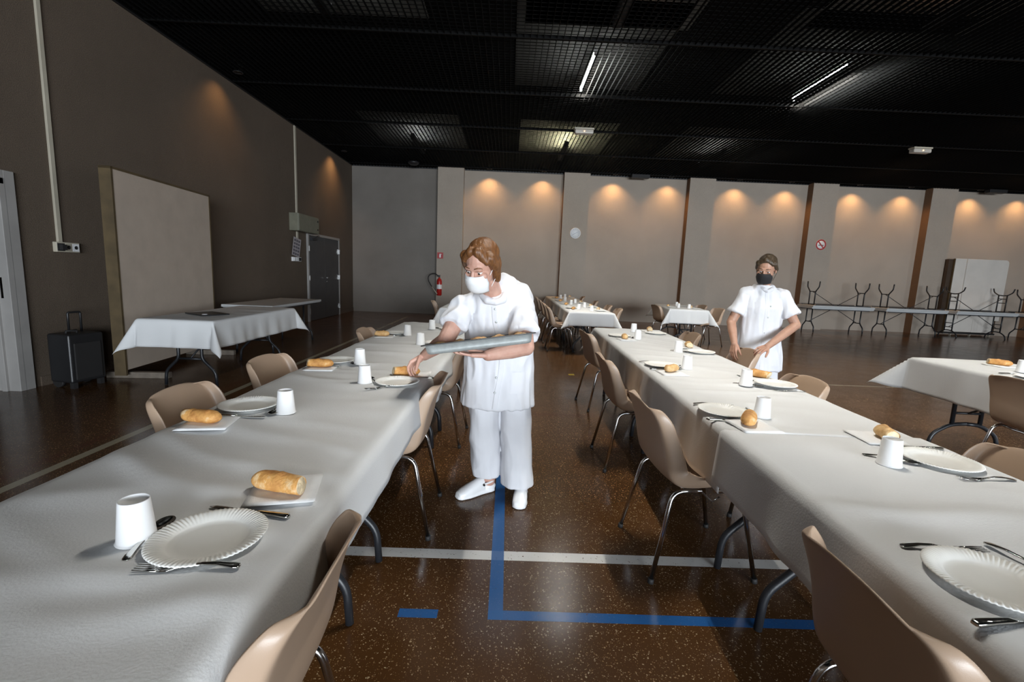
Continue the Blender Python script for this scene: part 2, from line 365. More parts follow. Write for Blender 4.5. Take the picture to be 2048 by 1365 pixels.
# warm downlights along the back wall and the left wall
def downlight(x, y, label, power, aim):
    t = thing('downlight', label, 'downlight', (x, y, CEIL))
    bm = bmesh.new(); lathe(bm, [(.055, .12), (.055, -.004), (.075, -.004), (.075, .004), (.062, .004), (.062, .12)], 24); obj('housing', bm, M['black'], t)
    bm = bmesh.new(); lathe(bm, [(0, .055), (.03, .055), (.045, .085), (0, .10)], 20); obj('bulb', bm, M['filament'], t)
    l = bpy.data.lights.new('downlight_beam', 'SPOT'); l.energy = power; l.color = (1.0, .55, .22); l.spot_size = R(116); l.spot_blend = 1.0; l.shadow_soft_size = .03
    lo = bpy.data.objects.new('downlight_beam', l); COL.objects.link(lo); lo.parent = t; lo.location = (0, 0, -.02)
    lo.rotation_euler = Vector(aim).to_track_quat('-Z', 'Y').to_euler()
for i, x in enumerate((-.67, .93, 3.04, 4.70, 6.74, 8.29, 10.33, 11.87, 13.95, 15.42)):
    downlight(x, BACK_Y - .30, '%s recessed warm downlight from the left along the back wall' % ORD[i], SPOT_POWER, (0, .05, -1))
for i, y in enumerate((8.1, 13.0)):
    downlight(LEFT_X + .35, y, '%s recessed warm downlight along the left wall' % ('nearer', 'farther')[i], SPOT_POWER * (.35, .8)[i], (-.25, 0, -1))

# ------------------------------------------------------------------ shell chair (faces local +Y, origin on the floor)
def chair_shell_mesh():
    prof = catmull([(0, .222, .405), (0, .205, .432), (0, .15, .447), (0, .05, .440), (0, -.06, .428), (0, -.135, .432), (0, -.185, .470), (0, -.208, .54), (0, -.222, .62), (0, -.245, .70), (0, -.272, .765), (0, -.292, .800)], 3)
    nv = len(prof); us = [k / 10 for k in range(-10, 11)]
    bm = bmesh.new(); rows = []
    for j, p in enumerate(prof):
        s = j / (nv - 1)
        t = (prof[min(j + 1, nv - 1)] - prof[max(j - 1, 0)]).normalized()
        nrm = Vector((0, t.z, -t.y))                        # towards the sitter
        if nrm.dot(Vector((0, 1, 1))) < 0: nrm = -nrm
        def lerp(tab):
            for (a, va), (b, vb) in zip(tab, tab[1:]):
                if a <= s <= b: q = (s - a) / (b - a); q = q * q * (3 - 2 * q); return va + (vb - va) * q
            return tab[-1][1]
        w = lerp([(0, .19), (.10, .208), (.30, .216), (.48, .226), (.62, .222), (.80, .212), (1, .205)])
        wing = lerp([(0, .0), (.10, .020), (.28, .052), (.46, .100), (.62, .090), (.80, .066), (.93, .042), (1, .016)])
        # rounded outline at the top of the back and the front of the seat
        e = max(0, (s - .80) / .20); w *= sqrt(max(0, 1 - (e ** 2.6) * .62))
        e = max(0, (.08 - s) / .08); w *= sqrt(max(0, 1 - (e ** 2) * .35))
        row = []
        for u in us:
            q = abs(u); sg = 1 if u > 0 else -1
            if q < .7: fx, ff = q / .7 * .935, .12 * (q / .7) ** 2
            else:
                a = (q - .7) / .3 * R(84); fx = .935 + .065 * sin(a) / sin(R(84)); ff = .12 + .88 * (1 - cos(a)) / (1 - cos(R(84)))
            row.append(bm.verts.new(p + Vector((w * fx * sg, 0, 0)) + nrm * (wing * ff) - Vector((0, 0, .030)) * (q ** 2.6) * max(0, (s - .9) / .1)))
        rows.append(row)
    for a, b in zip(rows, rows[1:]):
        for k in range(len(us) - 1): bm.faces.new((a[k], a[k + 1], b[k + 1], b[k]))
    bmesh.ops.recalc_face_normals(bm, faces=bm.faces)
    me = bpy.data.meshes.new('shell'); bm.to_mesh(me); bm.free(); smooth(me)
    o = bpy.data.objects.new('tmp', me); COL.objects.link(o)
    m = o.modifiers.new('s', 'SOLIDIFY'); m.thickness = .0065; m.offset = 0
    m = o.modifiers.new('b', 'SUBSURF'); m.levels = 1; m.render_levels = 1
    return bake(o, 'shell')
def bake(o, name):
    dg = bpy.context.evaluated_depsgraph_get(); me = bpy.data.meshes.new_from_object(o.evaluated_get(dg))
    bpy.data.objects.remove(o); me.name = name; me.materials.clear(); smooth(me); return me
def make_chair():
    t = thing('shell_chair', 'chair', 'chair', group=None)
    link('seat_shell', chair_shell_mesh(), M['shell'], t)
    for sx in (-1, 1):
        for sy in (-1, 1):
            bm = bmesh.new()
            tube(bm, rounded([(sx * .235, sy * .24, .012), (sx * .196, sy * .158, .418), (sx * .196, sy * .03, .421)], .055, 6), .0105, 10)
            l = obj('leg', bm, M['chrome'], t)
            bm = bmesh.new(); tube(bm, [(sx * .2358, sy * .2418, 0), (sx * .2345, sy * .239, .022)], .0135, 10); obj('foot_cap', bm, M['rubber'], l)
    bm = bmesh.new()
    for y in (-.09, .11): tube(bm, [(-.196, y, .418), (-.12, y, .408), (.12, y, .408), (.196, y, .418)], .009, 8)
    for x in (-.1, .1): tube(bm, [(x, -.09, .414), (x, .11, .414)], .008, 8)
    tube(bm, [(-.19, .06, .39), (-.20, .02, .372), (.20, .02, .372), (.19, .06, .39)], .004, 6)
    obj('seat_frame', bm, M['chrome'], t)
    return t
chair0 = make_chair(); used = [False]
def chair(x, y, rz, label, group):
    if not used[0]:
        used[0] = True; chair0.location = (x, y, 0); chair0.rotation_euler = (0, 0, R(rz)); chair0['label'] = label; chair0['group'] = group; return chair0
    return dup(chair0, (x, y, 0), R(rz), label, group)
G = 'shell chairs along the left row'
chair(-1.17, 2.03, -88, 'tan shell chair on the outer side of left row, nearest of three there', G)
chair(-1.19, 2.80, -93, 'tan shell chair on the outer side of left row, middle of three there', G)
chair(-1.06, 4.33, -90, 'tan shell chair on the outer side of left row, farthest of three there', G)
chair(-.595, .858, 90, 'tan shell chair at bottom edge of photo, aisle side of left row', G)
chair(-.600, 2.445, 91, 'tan shell chair in front of standing server, aisle side of left row', G)
chair(-.56, 3.72, 88, 'tan shell chair behind the server with the tray, seat partly visible', G)
G = 'shell chairs along the right row'
chair(.985, .85, -91, 'brown-backed shell chair nearest on aisle side of right row', G)
chair(.918, 2.178, -87, 'shell chair second from camera on aisle side of right row, fully visible legs', G)
chair(.960, 3.36, -89, 'shell chair third from camera on aisle side of right row', G)
chair(1.065, 4.85, -83, 'shell chair farthest on aisle side of right row', G)
chair(1.60, 1.52, 90, 'tan shell chair nearest on outer side of right row', G)
chair(1.585, 2.78, 88, 'tan shell chair on outer side of right row, in front of the server', G)
chair(1.80, 3.93, 88, 'tan shell chair whose back the second server holds', G)
chair(1.76, 5.02, 90, 'shell chair farthest on outer side of right row', G)
G = 'shell chairs along the far middle table'
for y, n in ((8.50, 'nearest'), (9.50, 'second'), (10.6, 'third'), (12.1, 'farthest')): chair(.98, y, -90, 'brown shell chair %s on left side of far middle table' % n, G)
for y, n in ((8.62, 'nearest'), (9.55, 'second'), (11.1, 'third'), (13.2, 'farthest')): chair(1.80 + .012 * (y - 8), y, 90, 'brown shell chair %s on right side of far middle table' % n, G)
G = 'shell chairs along the far right table'
chair(3.50, 10.35, -82, 'brown shell chair on left side of far right table', G)
chair(4.26, 9.93, 98, 'brown shell chair nearest on right side of far right table', G)
chair(4.36, 11.05, 98, 'brown shell chair farther on right side of far right table', G)
chair(-1.14, 8.85, -84, 'tan shell chair by the table behind the server, near the extinguisher', None)
chair(3.66, 3.02, -90, 'dark brown shell chair at right edge of photo, by the cropped table', None)

# ------------------------------------------------------------------ folding tables
def make_folding_table(arch=False):
    t = thing('folding_table', 'x', 'table')
    bm = bmesh.new(); box(bm, (-.375, -.90, .700), (.375, .90, .738)); box(bm, (-.36, -.885, .690), (.36, .885, .700))
    o = obj('tabletop', bm, M['plastic_top'], t); auto_smooth_bevel(o, .008, 3)
    for sy in (-1, 1):
        y = sy * .72
        bm = bmesh.new()
        if not arch:
            for sx in (-1, 1): tube(bm, rounded([(sx * .125, y, .695), (sx * .125, y, .30), (sx * .265, y, .16), (sx * .275, y, .004)], .05, 5), .0165, 8)
            tube(bm, [(-.125, y, .30), (.125, y, .30)], .013, 8); tube(bm, [(-.125, y, .672), (.125, y, .672)], .013, 8)
        else:
            for sx in (-1, 1):
                tube(bm, [(sx * .12, y, .695), (sx * .12, y, .20)], .0165, 8)
                tube(bm, rounded([(0, y, .205), (sx * .13, y, .195), (sx * .27, y, .11), (sx * .30, y, .004)], .08, 6), .0165, 8)
            for z in (.30, .42, .672): tube(bm, [(-.12, y, z), (.12, y, z)], .011, 8)
        obj('leg_frame', bm, M['darkgrey'], t)
        bm = bmesh.new(); tube(bm, [(0, y, .30), (0, sy * .06, .685)], .009, 6); obj('brace', bm, M['darkgrey'], t)
    obj('rail', boxbm(((-.34, -.80, .668), (-.318, .80, .692)), ((.318, -.80, .668), (.34, .80, .692))), M['darkgrey'], t)
    return t
T0 = {False: make_folding_table(False), True: make_folding_table(True)}; tused = {False: False, True: False}
def table(x, y, rz, label, group=None, arch=False, z=0, flip=False):
    o = T0[arch]
    if tused[arch]: o = dup(o, (x, y, z), R(rz), label)
    tused[arch] = True
    o.location = (x, y, z); o['label'] = label
    o.rotation_euler = (R(180) if flip else 0, 0, R(rz))
    if group: o['group'] = group
    elif 'group' in o: del o['group']
    return o
LA, RA = -.55, -2.1              # headings of the two long rows (degrees)
LC = lambda y: -.845 + .0096 * y  # centre line x of the left row
RC = lambda y: 1.245 + .0366 * y  # centre line x of the right row
for i, y in enumerate((.91, 2.745, 4.58)): table(LC(y), y, LA, 'folding table under white cloth in the left row, %s of three' % ('nearest', 'middle', 'farthest')[i], 'tables of the left row')
for i, y in enumerate((.93, 2.765, 4.60)): table(RC(y), y, RA, 'folding table under white cloth in the right row, %s of three' % ('nearest', 'middle', 'farthest')[i], 'tables of the right row')
for i, y in enumerate((8.97, 10.81, 12.65)): table(1.46 + .01 * (y - 8), y, -.5, 'folding table of the far middle row under cloth, %s of three' % ('nearest', 'middle', 'farthest')[i], 'tables of the far middle row')
table(3.95, 10.75, -8, 'folding table under white cloth standing far right before the wall', arch=True)
table(-.72, 8.72, 0, 'folding table under cloth directly behind the server with the tray')
table(4.02, 3.22, -2, 'folding table with arched dark legs under cloth at right edge', arch=True)
table(-3.40, 5.75, 0, 'folding table under white cloth before the cream partition board')
table(-3.80, 7.80, 0, 'bare grey folding table by the dark door')
sx = [9.64, 11.78, 13.82, 15.95]
for i, x in enumerate(sx):
    nm = ('leftmost', 'second from left', 'third from left', 'rightmost')[i]
    table(x, 13.80 - .01 * i, 90, 'upright folding table carrying another by the back wall, %s' % nm, 'folding tables stacked by the back wall', i == 2)
    table(x + .02, 13.80 - .01 * i, 90, 'upturned folding table with legs in the air by back wall, %s' % nm, 'folding tables stacked by the back wall', i == 2, 1.4785, True)

# ------------------------------------------------------------------ paper cloths
def cloth_mesh(Wd, L, ovx, ovy, seed, ovn=None, amp=.0035, flare=.52, step=.026, tilt=.07, ovx2=None, z0=.7425, rid=1.0):
    R0 = .022; ovx2 = ovx if ovx2 is None else ovx2
    def axis(half, o1, o2, st):
        c = [-half - o1 * (1 - k / max(3, int(o1 / .022))) for k in range(max(3, int(o1 / .022)))] if o1 > 0 else []
        n = int(2 * half / st); c += [-half + 2 * half * k / n for k in range(n + 1)]
        if o2 > 0: m = max(3, int(o2 / .022)); c += [half + o2 * (k + 1) / m for k in range(m)]
        return c
    A = axis(Wd / 2, ovx, ovx2, step); B = axis(L / 2, ovy if ovn is None else ovn, ovy, step)
    bm = bmesh.new(); rows = []
    for b in B:
        row = []
        for a in A:
            sa = -1 if a < 0 else 1; sb = -1 if b < 0 else 1
            da = max(0, abs(a) - Wd / 2); db = max(0, abs(b) - L / 2); r = hypot(da, db)
            ca = max(-Wd / 2, min(Wd / 2, a)); cb = max(-L / 2, min(L / 2, b))
            n1 = noise.noise(Vector((ca * 1.1 + seed, cb * 4.6 + ca * .5, seed * 1.7))); n2 = noise.noise(Vector((ca * 2.2, cb * 2.0 + seed * 3, 5.1)))
            n3 = 1 - abs(noise.noise(Vector((ca * .7 + 9, cb * 2.4 + ca * .35 + seed, 2.2)))) * 2
            n4 = noise.noise(Vector((ca * .8 + seed, cb * 11 + ca * 2.2 + noise.noise(Vector((ca * 2, cb, seed))) * 2.5, 3.3)))
            zt = z0 + amp * (.30 * (n1 + .6) + .24 * (n2 + .5)) + rid * amp * (1.8 * max(0, n3 - .62) + 2.6 * max(0, n4) ** 1.4)
            fd = min(1, .25 + max(0, Wd / 2 - abs(ca)) / .12); zt = z0 + (zt - z0) * fd + amp * .18 * (1 - fd)
            if r < 1e-9: row.append(bm.verts.new((a, b, zt))); continue
            phi = math.atan2(db, da); ear = sin(2 * phi) ** 2 if (da > 0 and db > 0) else 0
            ov = ovx if a < 0 else ovx2
            q = b if da > 0 else a
            tl = tilt + flare * ear
            wv = (.55 * noise.noise(Vector((q * 2.3 + seed, sa * 3.1 + sb * 1.3, seed))) + .45 * noise.noise(Vector((q * 6 + seed, sa * 2.2, 7))))
            tl += .22 * wv * (1 - ear)
            ang = min(r / R0, pi / 2 - tl)
            rest = max(0, r - R0 * ang)
            h = R0 * sin(ang) + rest * sin(tl); dz = R0 * (1 - cos(ang)) + rest * cos(tl)
            dx, dy = sa * da / r, sb * db / r
            row.append(bm.verts.new((ca + dx * h, cb + dy * h, zt - dz)))
        rows.append(row)
    for p, q in zip(rows, rows[1:]):
        for k in range(len(A) - 1): bm.faces.new((p[k], p[k + 1], q[k + 1], q[k])).smooth = True
    return bm
def cloth(x, y, rz, label, *a, group=None, **k):
    o = obj('tablecloth', cloth_mesh(*a, **k), M['paper'], None, True, (x, y, 0), R(rz)); tag(o, label, 'tablecloth', group)
    m = o.modifiers.new('thick', 'SOLIDIFY'); m.thickness = .0012; m.offset = -1
    return o
cloth(LC(2.66), 2.66, LA, 'white paper cloth covering the long left row of tables', .775, 5.50, .22, .25, 1.3, ovx2=.165, amp=.0085)
cloth(RC(3.71), 3.71, RA, 'white paper cloth over the farther part of the right row', .765, 3.80, .275, .27, 4.1, 0, ovx2=.26, amp=.007, tilt=.05)
cloth(RC(.86), .86, RA, 'white paper cloth over the nearest part of the right row', .790, 1.98, .235, 0, 7.7, z0=.7475, ovx2=.26, amp=.008, tilt=.10)
cloth(1.475, 10.80, -.5, 'white paper cloth on the far middle table', .76, 5.55, .27, .255, 2.9, tilt=.08)
cloth(3.95, 10.75, -8, 'white paper cloth with drooping corners on far right table', .77, 1.84, .31, .31, 3.3, flare=.6)
cloth(-.72, 8.72, 0, 'white paper cloth on the table behind the server, corner showing', .77, 1.84, .28, .28, 6.2)
cloth(4.02, 3.22, -2, 'white paper cloth with a flared corner at the right edge', .77, 1.84, .30, .30, 8.4, flare=.72, amp=.006)
cloth(-3.40, 5.75, 0, 'white paper cloth on side table before the cream board', .76, 1.84, .30, .30, 5.5, flare=.45, tilt=.08)

# ------------------------------------------------------------------ tableware
CLOTHS = [(o.matrix_basis.inverted(), BVHTree.FromPolygons([v.co.copy() for v in o.data.vertices], [tuple(p.vertices) for p in o.data.polygons])) for o in bpy.data.objects if o.name.startswith('tablecloth')]
def cloth_z(x, y, rad):
    z = .742
    for mi, bv in CLOTHS:
        for dx, dy in ((0, 0), (rad, 0), (-rad, 0), (0, rad), (0, -rad), (rad * .7, rad * .7), (-rad * .7, rad * .7), (rad * .7, -rad * .7), (-rad * .7, -rad * .7)):
            p = mi @ Vector((x + dx, y + dy, 1.2)); loc = bv.ray_cast(p, Vector((0, 0, -1)))[0]
            if loc is not None and loc.z > .70: z = max(z, loc.z)
    return z + .0004
def plate_mesh():
    bm = bmesh.new(); n = 288; rings = []
    prof = [(0, .0025, 0), (.060, .0025, 0), (.073, .0032, 0), (.078, .0062, 0), (.084, .0105, .2), (.094, .0135, 1), (.104, .0152, 1), (.113, .0155, 1), (.1155, .0142, .8), (.1145, .0125, .8), (.104, .0125, .6), (.090, .0100, .4), (.078, .0035, 0), (.072, .0008, 0), (0, .0006, 0)]
    for r, z, f in prof:
        rings.append([bm.verts.new((0, 0, z))] if r == 0 else [bm.verts.new(((r) * cos(2 * pi * k / n), (r) * sin(2 * pi * k / n), z + f * .0010 * cos(2 * pi * k / n * 72))) for k in range(n)])
    for a, b in zip(rings, rings[1:]):
        for k in range(n):
            k2 = (k + 1) % n; vs = [a[k % len(a)], a[k2 % len(a)], b[k2 % len(b)], b[k % len(b)]]; vs = [v for i, v in enumerate(vs) if v not in vs[:i]]
            bm.faces.new(vs).smooth = True
    return bm
def cup_mesh():
    bm = bmesh.new()
    lathe(bm, [(0, .086), (.0255, .086), (.0265, .0925), (.0275, .094), (.0288, .0925), (.0362, .004), (.0378, .0035), (.0386, .0018), (.0378, 0), (.0360, .0005), (.0350, .004), (.0275, .083), (0, .083)], 40)
    return bm
def strip(bm, secs):   # flat bar: (y, halfwidth, z, halfthickness)
    prev = None
    for y, w, z, h in secs:
        r = [bm.verts.new((sx * w, y, z + sz * h)) for sx, sz in ((-1, -1), (-.6, -1.25), (.6, -1.25), (1, -1), (1, 1), (.6, 1.25), (-.6, 1.25), (-1, 1))]
        if prev:
            for k in range(8): bm.faces.new((prev[k], prev[(k + 1) % 8], r[(k + 1) % 8], r[k])).smooth = True
        else: bm.faces.new(r[::-1])
        prev = r
    bm.faces.new(prev)
def handle_secs(y0, y1, z0=.006): return [(y0, .0030, z0, .0012), (y0 + (y1 - y0) * .3, .0034, z0 + .004, .0012), (y0 + (y1 - y0) * .6, .0050, z0 + .003, .0013), (y0 + (y1 - y0) * .88, .0085, z0 - .002, .0015), (y0 + (y1 - y0) * .97, .0075, z0 - .0035, .0014), (y1, .0035, z0 - .004, .001)]
def make_cutlery():
    out = {}
    bm = bmesh.new(); strip(bm, handle_secs(-.005, -.105)); f = obj('fork', bm, M['steel']); f['category'] = 'fork'
    bm = bmesh.new(); strip(bm, [(-.006, .0030, .006, .0012), (.012, .006, .004, .0012), (.024, .0120, .0025, .001), (.038, .0125, .0025, .001)])
    for k in range(4):
        x = -.0102 + .0068 * k
        b2 = [(.037, .0021, .0025, .0009), (.060, .0019, .0045, .0009), (.086, .0013, .0065, .0007)]
        n0 = len(bm.verts); strip(bm, b2); bm.verts.ensure_lookup_table()
        for v in bm.verts[n0:]: v.co.x += x
    obj('tines', bm, M['steel'], f); out['fork'] = f
    bm = bmesh.new(); strip(bm, handle_secs(0, -.11)); s = obj('spoon', bm, M['steel']); s['category'] = 'spoon'
    bm = bmesh.new(); rings = []
    for j in range(9):
        r = j / 8; rings.append([bm.verts.new((.019 * r * cos(2 * pi * k / 28), .028 + .032 * r * sin(2 * pi * k / 28) * (1 + .08 * -sin(2 * pi * k / 28)), .0015 + .0065 * r ** 2.2)) for k in range(28)] if j else [bm.verts.new((0, .028, .0015))])
    for a, b in zip(rings, rings[1:]):
        for k in range(28):
            vs = [a[k % len(a)], a[(k + 1) % len(a)], b[(k + 1) % 28], b[k]]; vs = [v for i, v in enumerate(vs) if v not in vs[:i]]; bm.faces.new(vs).smooth = True
    o = obj('bowl', bm, M['steel'], s, True); m = o.modifiers.new('t', 'SOLIDIFY'); m.thickness = .0012; m.offset = 1; out['spoon'] = s
    bm = bmesh.new(); strip(bm, [(0, .0042, .004, .0024), (-.03, .0055, .005, .003), (-.07, .0068, .005, .0034), (-.10, .0080, .0045, .0036), (-.106, .005, .004, .002)]); k_ = obj('knife', bm, M['steel']); k_['category'] = 'knife'
    bm = bmesh.new(); strip(bm, [(-.002, .0035, .004, .0014), (.02, .0062, .004, .0008), (.07, .0085, .004, .0006), (.095, .007, .004, .0006), (.108, .002, .004, .0005)]); obj('blade', bm, M['steel'], k_); out['knife'] = k_
    return out
def bread_mesh(seed, L=.135, w=.031, h=.028, cut=True):
    bm = bmesh.new(); n = 20; rings = []; m = 22
    for j in range(m):
        t = j / (m - 1); y = -L / 2 + L * t
        e = (1 - abs(min(0, (t - .38) / .38)) ** 2.6) ** .5 if t < .38 else 1 - .10 * ((t - .38) / .62) ** 2
        e = max(e, .06)
        slash = max(0, sin((t + seed * .13) * 11)) ** 4
        ring = []
        for k in range(n):
            a = 2 * pi * k / n; d = 1 + .07 * noise.noise(Vector((cos(a) * 1.5 + seed, sin(a) * 1.5, t * 6)))
            zz = sin(a) * h * e * d; zz = zz if zz > 0 else zz * .72
            zz += slash * .0045 * max(0, sin(a + (t - .5) * 2.2)) ** 3
            ring.append(bm.verts.new((cos(a) * w * e * d, y + .010 * sin(seed * 2 + a) * (t > .97), h * .72 + zz)))
        rings.append(ring)
    for a, b in zip(rings, rings[1:]):
        for k in range(n): bm.faces.new((a[k], a[(k + 1) % n], b[(k + 1) % n], b[k])).smooth = True
    bm.faces.new(rings[0][::-1])
    cb = bmesh.new(); last = [v.co.copy() for v in rings[-1]]; c = sum(last, Vector()) / n
    bm.faces.new(rings[-1])
    r1 = [cb.verts.new(c + (p - c) * .93 + Vector((0, .0008, 0))) for p in last]; r2 = [cb.verts.new(c + (p - c) * .5 + Vector((0, .003 + .002 * noise.noise(p * 90), 0))) for p in last]; cc = cb.verts.new(c + Vector((0, .0035, 0)))
    r0 = [cb.verts.new(c + (p - c) * .93 - Vector((0, .002, 0))) for p in last]
    for k in range(n): cb.faces.new((r1[k], r1[(k + 1) % n], r2[(k + 1) % n], r2[k])); cb.faces.new((r2[k], r2[(k + 1) % n], cc)); cb.faces.new((r0[k], r0[(k + 1) % n], r1[(k + 1) % n], r1[k]))
    return bm, cb
def make_bread(seed, mat, **k):
    a, b = bread_mesh(seed, **k); o = obj('bread_piece', a, mat, None, True); obj('crumb_face', b, M['crumb'], o, False); o['category'] = 'bread'; return o
def napkin_mesh(s=.082):
    bm = bmesh.new()
    for lv, (z, sh) in enumerate(((0, 0), (.0011, .0025), (.0022, -.002))):
        n = 8; g = [[bm.verts.new((-s + 2 * s * i / n + sh, -s + 2 * s * j / n - sh, z + .0008 * noise.noise(Vector((i * .5, j * .5, lv))) + .0004)) for i in range(n + 1)] for j in range(n + 1)]
        for j in range(n):
            for i in range(n): bm.faces.new((g[j][i], g[j][i + 1], g[j + 1][i + 1], g[j + 1][i])).smooth = True
    return bm
proto = make_cutlery()
proto['plate'] = obj('paper_plate', plate_mesh(), M['plate'], None, True); proto['plate']['category'] = 'plate'
proto['cup'] = obj('paper_cup', cup_mesh(), M['cup'], None, True); proto['cup']['category'] = 'cup'
proto['napkin'] = obj('paper_napkin', napkin_mesh(), M['napkin'], None, True); proto['napkin']['category'] = 'napkin'
m = proto['napkin'].modifiers.new('t', 'SOLIDIFY'); m.thickness = .0007
for i in range(4): proto['bread%d' % i] = make_bread(i + 1, M['crust' if i % 2 == 0 else 'crust2'], L=(.15, .12, .135, .105)[i])
pused = {}
def put(kind, x, y, rz, label, z=.7475, group=None, tilt=0):
    p = proto[kind]
    if kind in pused: p = dup(p, (x, y, z), R(rz), label)
    pused[kind] = 1; p.location = (x, y, z); p.rotation_euler = (R(tilt), 0, R(rz)); p['label'] = label; p['group'] = group or (p['category'] + ' pieces laid on the tables'); return p
LONG = {'plate': 'round white paper plate', 'cup': 'upturned white paper cup', 'fork': 'steel fork by plate', 'knife': 'steel knife by plate', 'spoon': 'steel spoon by cup', 'napkin': 'white napkin under bread', 'bread': 'piece of baguette on napkin'}
def setting(where, face, table_name, **it):
    # positions measured on the table; face = heading of the sitter (deg, local +Y to the table centre)
    for kind, v in it.items():
        if v is None: continue
        x, y = v[0], v[1]; rz = face + (v[2] if len(v) > 2 else 0)
        k = kind; z = cloth_z(x, y, {'plate': .062, 'cup': .035, 'napkin': .06, 'bread': .05}.get(kind, .02))
        if kind == 'bread': k = 'bread%d' % (v[3] if len(v) > 3 else 0); z += .0038
        if kind == 'napkin': z += .0002
        if kind in ('fork', 'knife', 'spoon'): z += .0006
        put(k, x, y, rz, '%s, %s' % (LONG[kind], where), z, '%s set on the %s' % (kind if kind != 'bread' else 'bread', table_name))
LT, RT = 'left row', 'right row'
# left row, aisle side (sitter faces -x)
setting('nearest place on aisle side of left row', 90, LT, plate=(-.628, .955), cup=(-.782, .953), napkin=(-.572, 1.188, 14), bread=(-.588, 1.178, -196, 0), fork=(-.612, .850, 6), knife=(-.607, 1.078, -10), spoon=(-.762, .985, -82))
setting('second place on aisle side of left row', 90, LT, plate=(-.568, 2.449), cup=(-.737, 2.434), napkin=(-.515, 2.665, 4), fork=(-.615, 2.315, 34), knife=(-.50, 2.565, 2), spoon=(-.715, 2.492, -60))
setting('third place on aisle side of left row', 90, LT, plate=(-.545, 3.80), cup=(-.687, 3.746))
setting('farthest place on aisle side of left row', 90, LT, plate=(-.585, 4.85), cup=(-.757, 4.763), spoon=(-.70, 4.80, -60), bread=(-.56, 5.08, 20, 1), napkin=(-.55, 5.08, 0))
# left row, outer side (sitter faces +x)
setting('nearest place on outer side of left row', -90, LT, plate=(-1.055, 1.905), cup=(-.882, 1.857), napkin=(-1.085, 1.688, 10), bread=(-1.105, 1.690, 172, 2), fork=(-1.085, 2.035, 0), knife=(-1.03, 1.775, 0), spoon=(-.925, 1.85, -75))
setting('second place on outer side of left row', -90, LT, plate=(-1.065, 2.935), cup=(-.90, 2.877), napkin=(-1.085, 2.742, 5), bread=(-1.095, 2.755, 186, 0), knife=(-1.09, 2.805, -8), spoon=(-.945, 2.875, -60))
setting('third place on outer side of left row', -90, LT, plate=(-1.035, 4.39), cup=(-.906, 4.293), napkin=(-1.075, 4.18, 0), bread=(-1.105, 4.19, 180, 1), knife=(-1.0, 4.25, -8), spoon=(-.955, 4.30, -60))
# right row, aisle side (sitter faces +x)
setting('nearest place on aisle side of right row', -90, RT, plate=(1.022, .882), fork=(1.045, 1.008, -3), knife=(.965, .770, 6), spoon=(1.175, .93, -85))
setting('second place on aisle side of right row', -90, RT, plate=(1.030, 2.125), cup=(1.181, 2.07), napkin=(1.055, 1.90, 4), bread=(1.045, 1.925, 60, 2), fork=(1.04, 2.235, -8), knife=(1.0, 1.985, -4), spoon=(1.15, 2.115, -110))
setting('third place on aisle side of right row', -90, RT, plate=(1.095, 3.235), cup=(1.25, 3.169), napkin=(1.09, 3.00, 4), bread=(1.09, 3.03, 40, 3), fork=(1.08, 3.37, 0), knife=(1.08, 3.10, 0), spoon=(1.215, 3.20, -110))
setting('farthest place on aisle side of right row', -90, RT, plate=(1.170, 4.82), cup=(1.311, 4.638), napkin=(1.175, 4.54, 4), bread=(1.165, 4.575, 80, 1), spoon=(1.275, 4.70, -110))
# right row, outer side (sitter faces -x)
setting('nearest place on outer side of right row', 90, RT, plate=(1.545, 1.572), cup=(1.336, 1.536), napkin=(1.50, 1.80, -4), bread=(1.525, 1.792, 75, 3), fork=(1.56, 1.428, 2), knife=(1.57, 1.70, 0), spoon=(1.40, 1.565, 150))
setting('second place on outer side of right row', 90, RT, plate=(1.612, 2.722), cup=(1.425, 2.704), napkin=(1.62, 2.955, 6), bread=(1.635, 2.965, 130, 2), fork=(1.625, 2.61, 2), spoon=(1.47, 2.705, 150))
setting('third place on outer side of right row', 90, RT, plate=(1.650, 3.915), cup=(1.461, 3.922), napkin=(1.655, 4.20, 0), bread=(1.655, 4.205, 80, 1), spoon=(1.51, 3.93, 150))
setting('farthest place on outer side of right row', 90, RT, plate=(1.66, 5.18), cup=(1.441, 5.281), napkin=(1.66, 5.44, 0), bread=(1.67, 5.44, 80, 1))
# far middle table
FT = 'far middle table'
for n, x, y in (('nearest', 1.328, 8.715), ('second', 1.355, 10.00), ('third', 1.367, 11.2), ('farthest', 1.405, 12.5)):
    setting('%s place on left side of far middle table' % n, -90, FT, plate=(x - .14, y + .06), cup=(x, y), napkin=(x - .13, y - .20), bread=(x - .13, y - .19, 70, 0))
for n, x, y in (('nearest', 1.466, 8.327), ('second', 1.491, 9.271), ('third', 1.494, 10.595), ('farthest', 1.573, 13.2)):
    setting('%s place on right side of far middle table' % n, 90, FT, plate=(x + .19, y + .03), cup=(x + .03, y), napkin=(x + .20, y + .27), bread=(x + .20, y + .27, 70, 1))
FR = 'far right table'
for n, x, y in (('left', 3.80, 10.42), ('near right', 3.93, 10.148), ('far right', 4.0, 11.1)):
    dx = -.14 if n == 'left' else .15
    setting('%s place of far right table' % n, -90 if n == 'left' else 90, FR, plate=(x + dx, y + .02), cup=(x, y), napkin=(x + dx, y + .27), bread=(x + dx, y + .27, 60, 1))
# cropped table on the right
setting('on cropped table at right edge', -90, 'cropped right table', plate=(3.82, 3.28), cup=(3.985, 3.53), bread=(4.14, 3.84, 130, 0), napkin=(4.12, 3.82, 5), knife=(3.84, 3.46, 0))

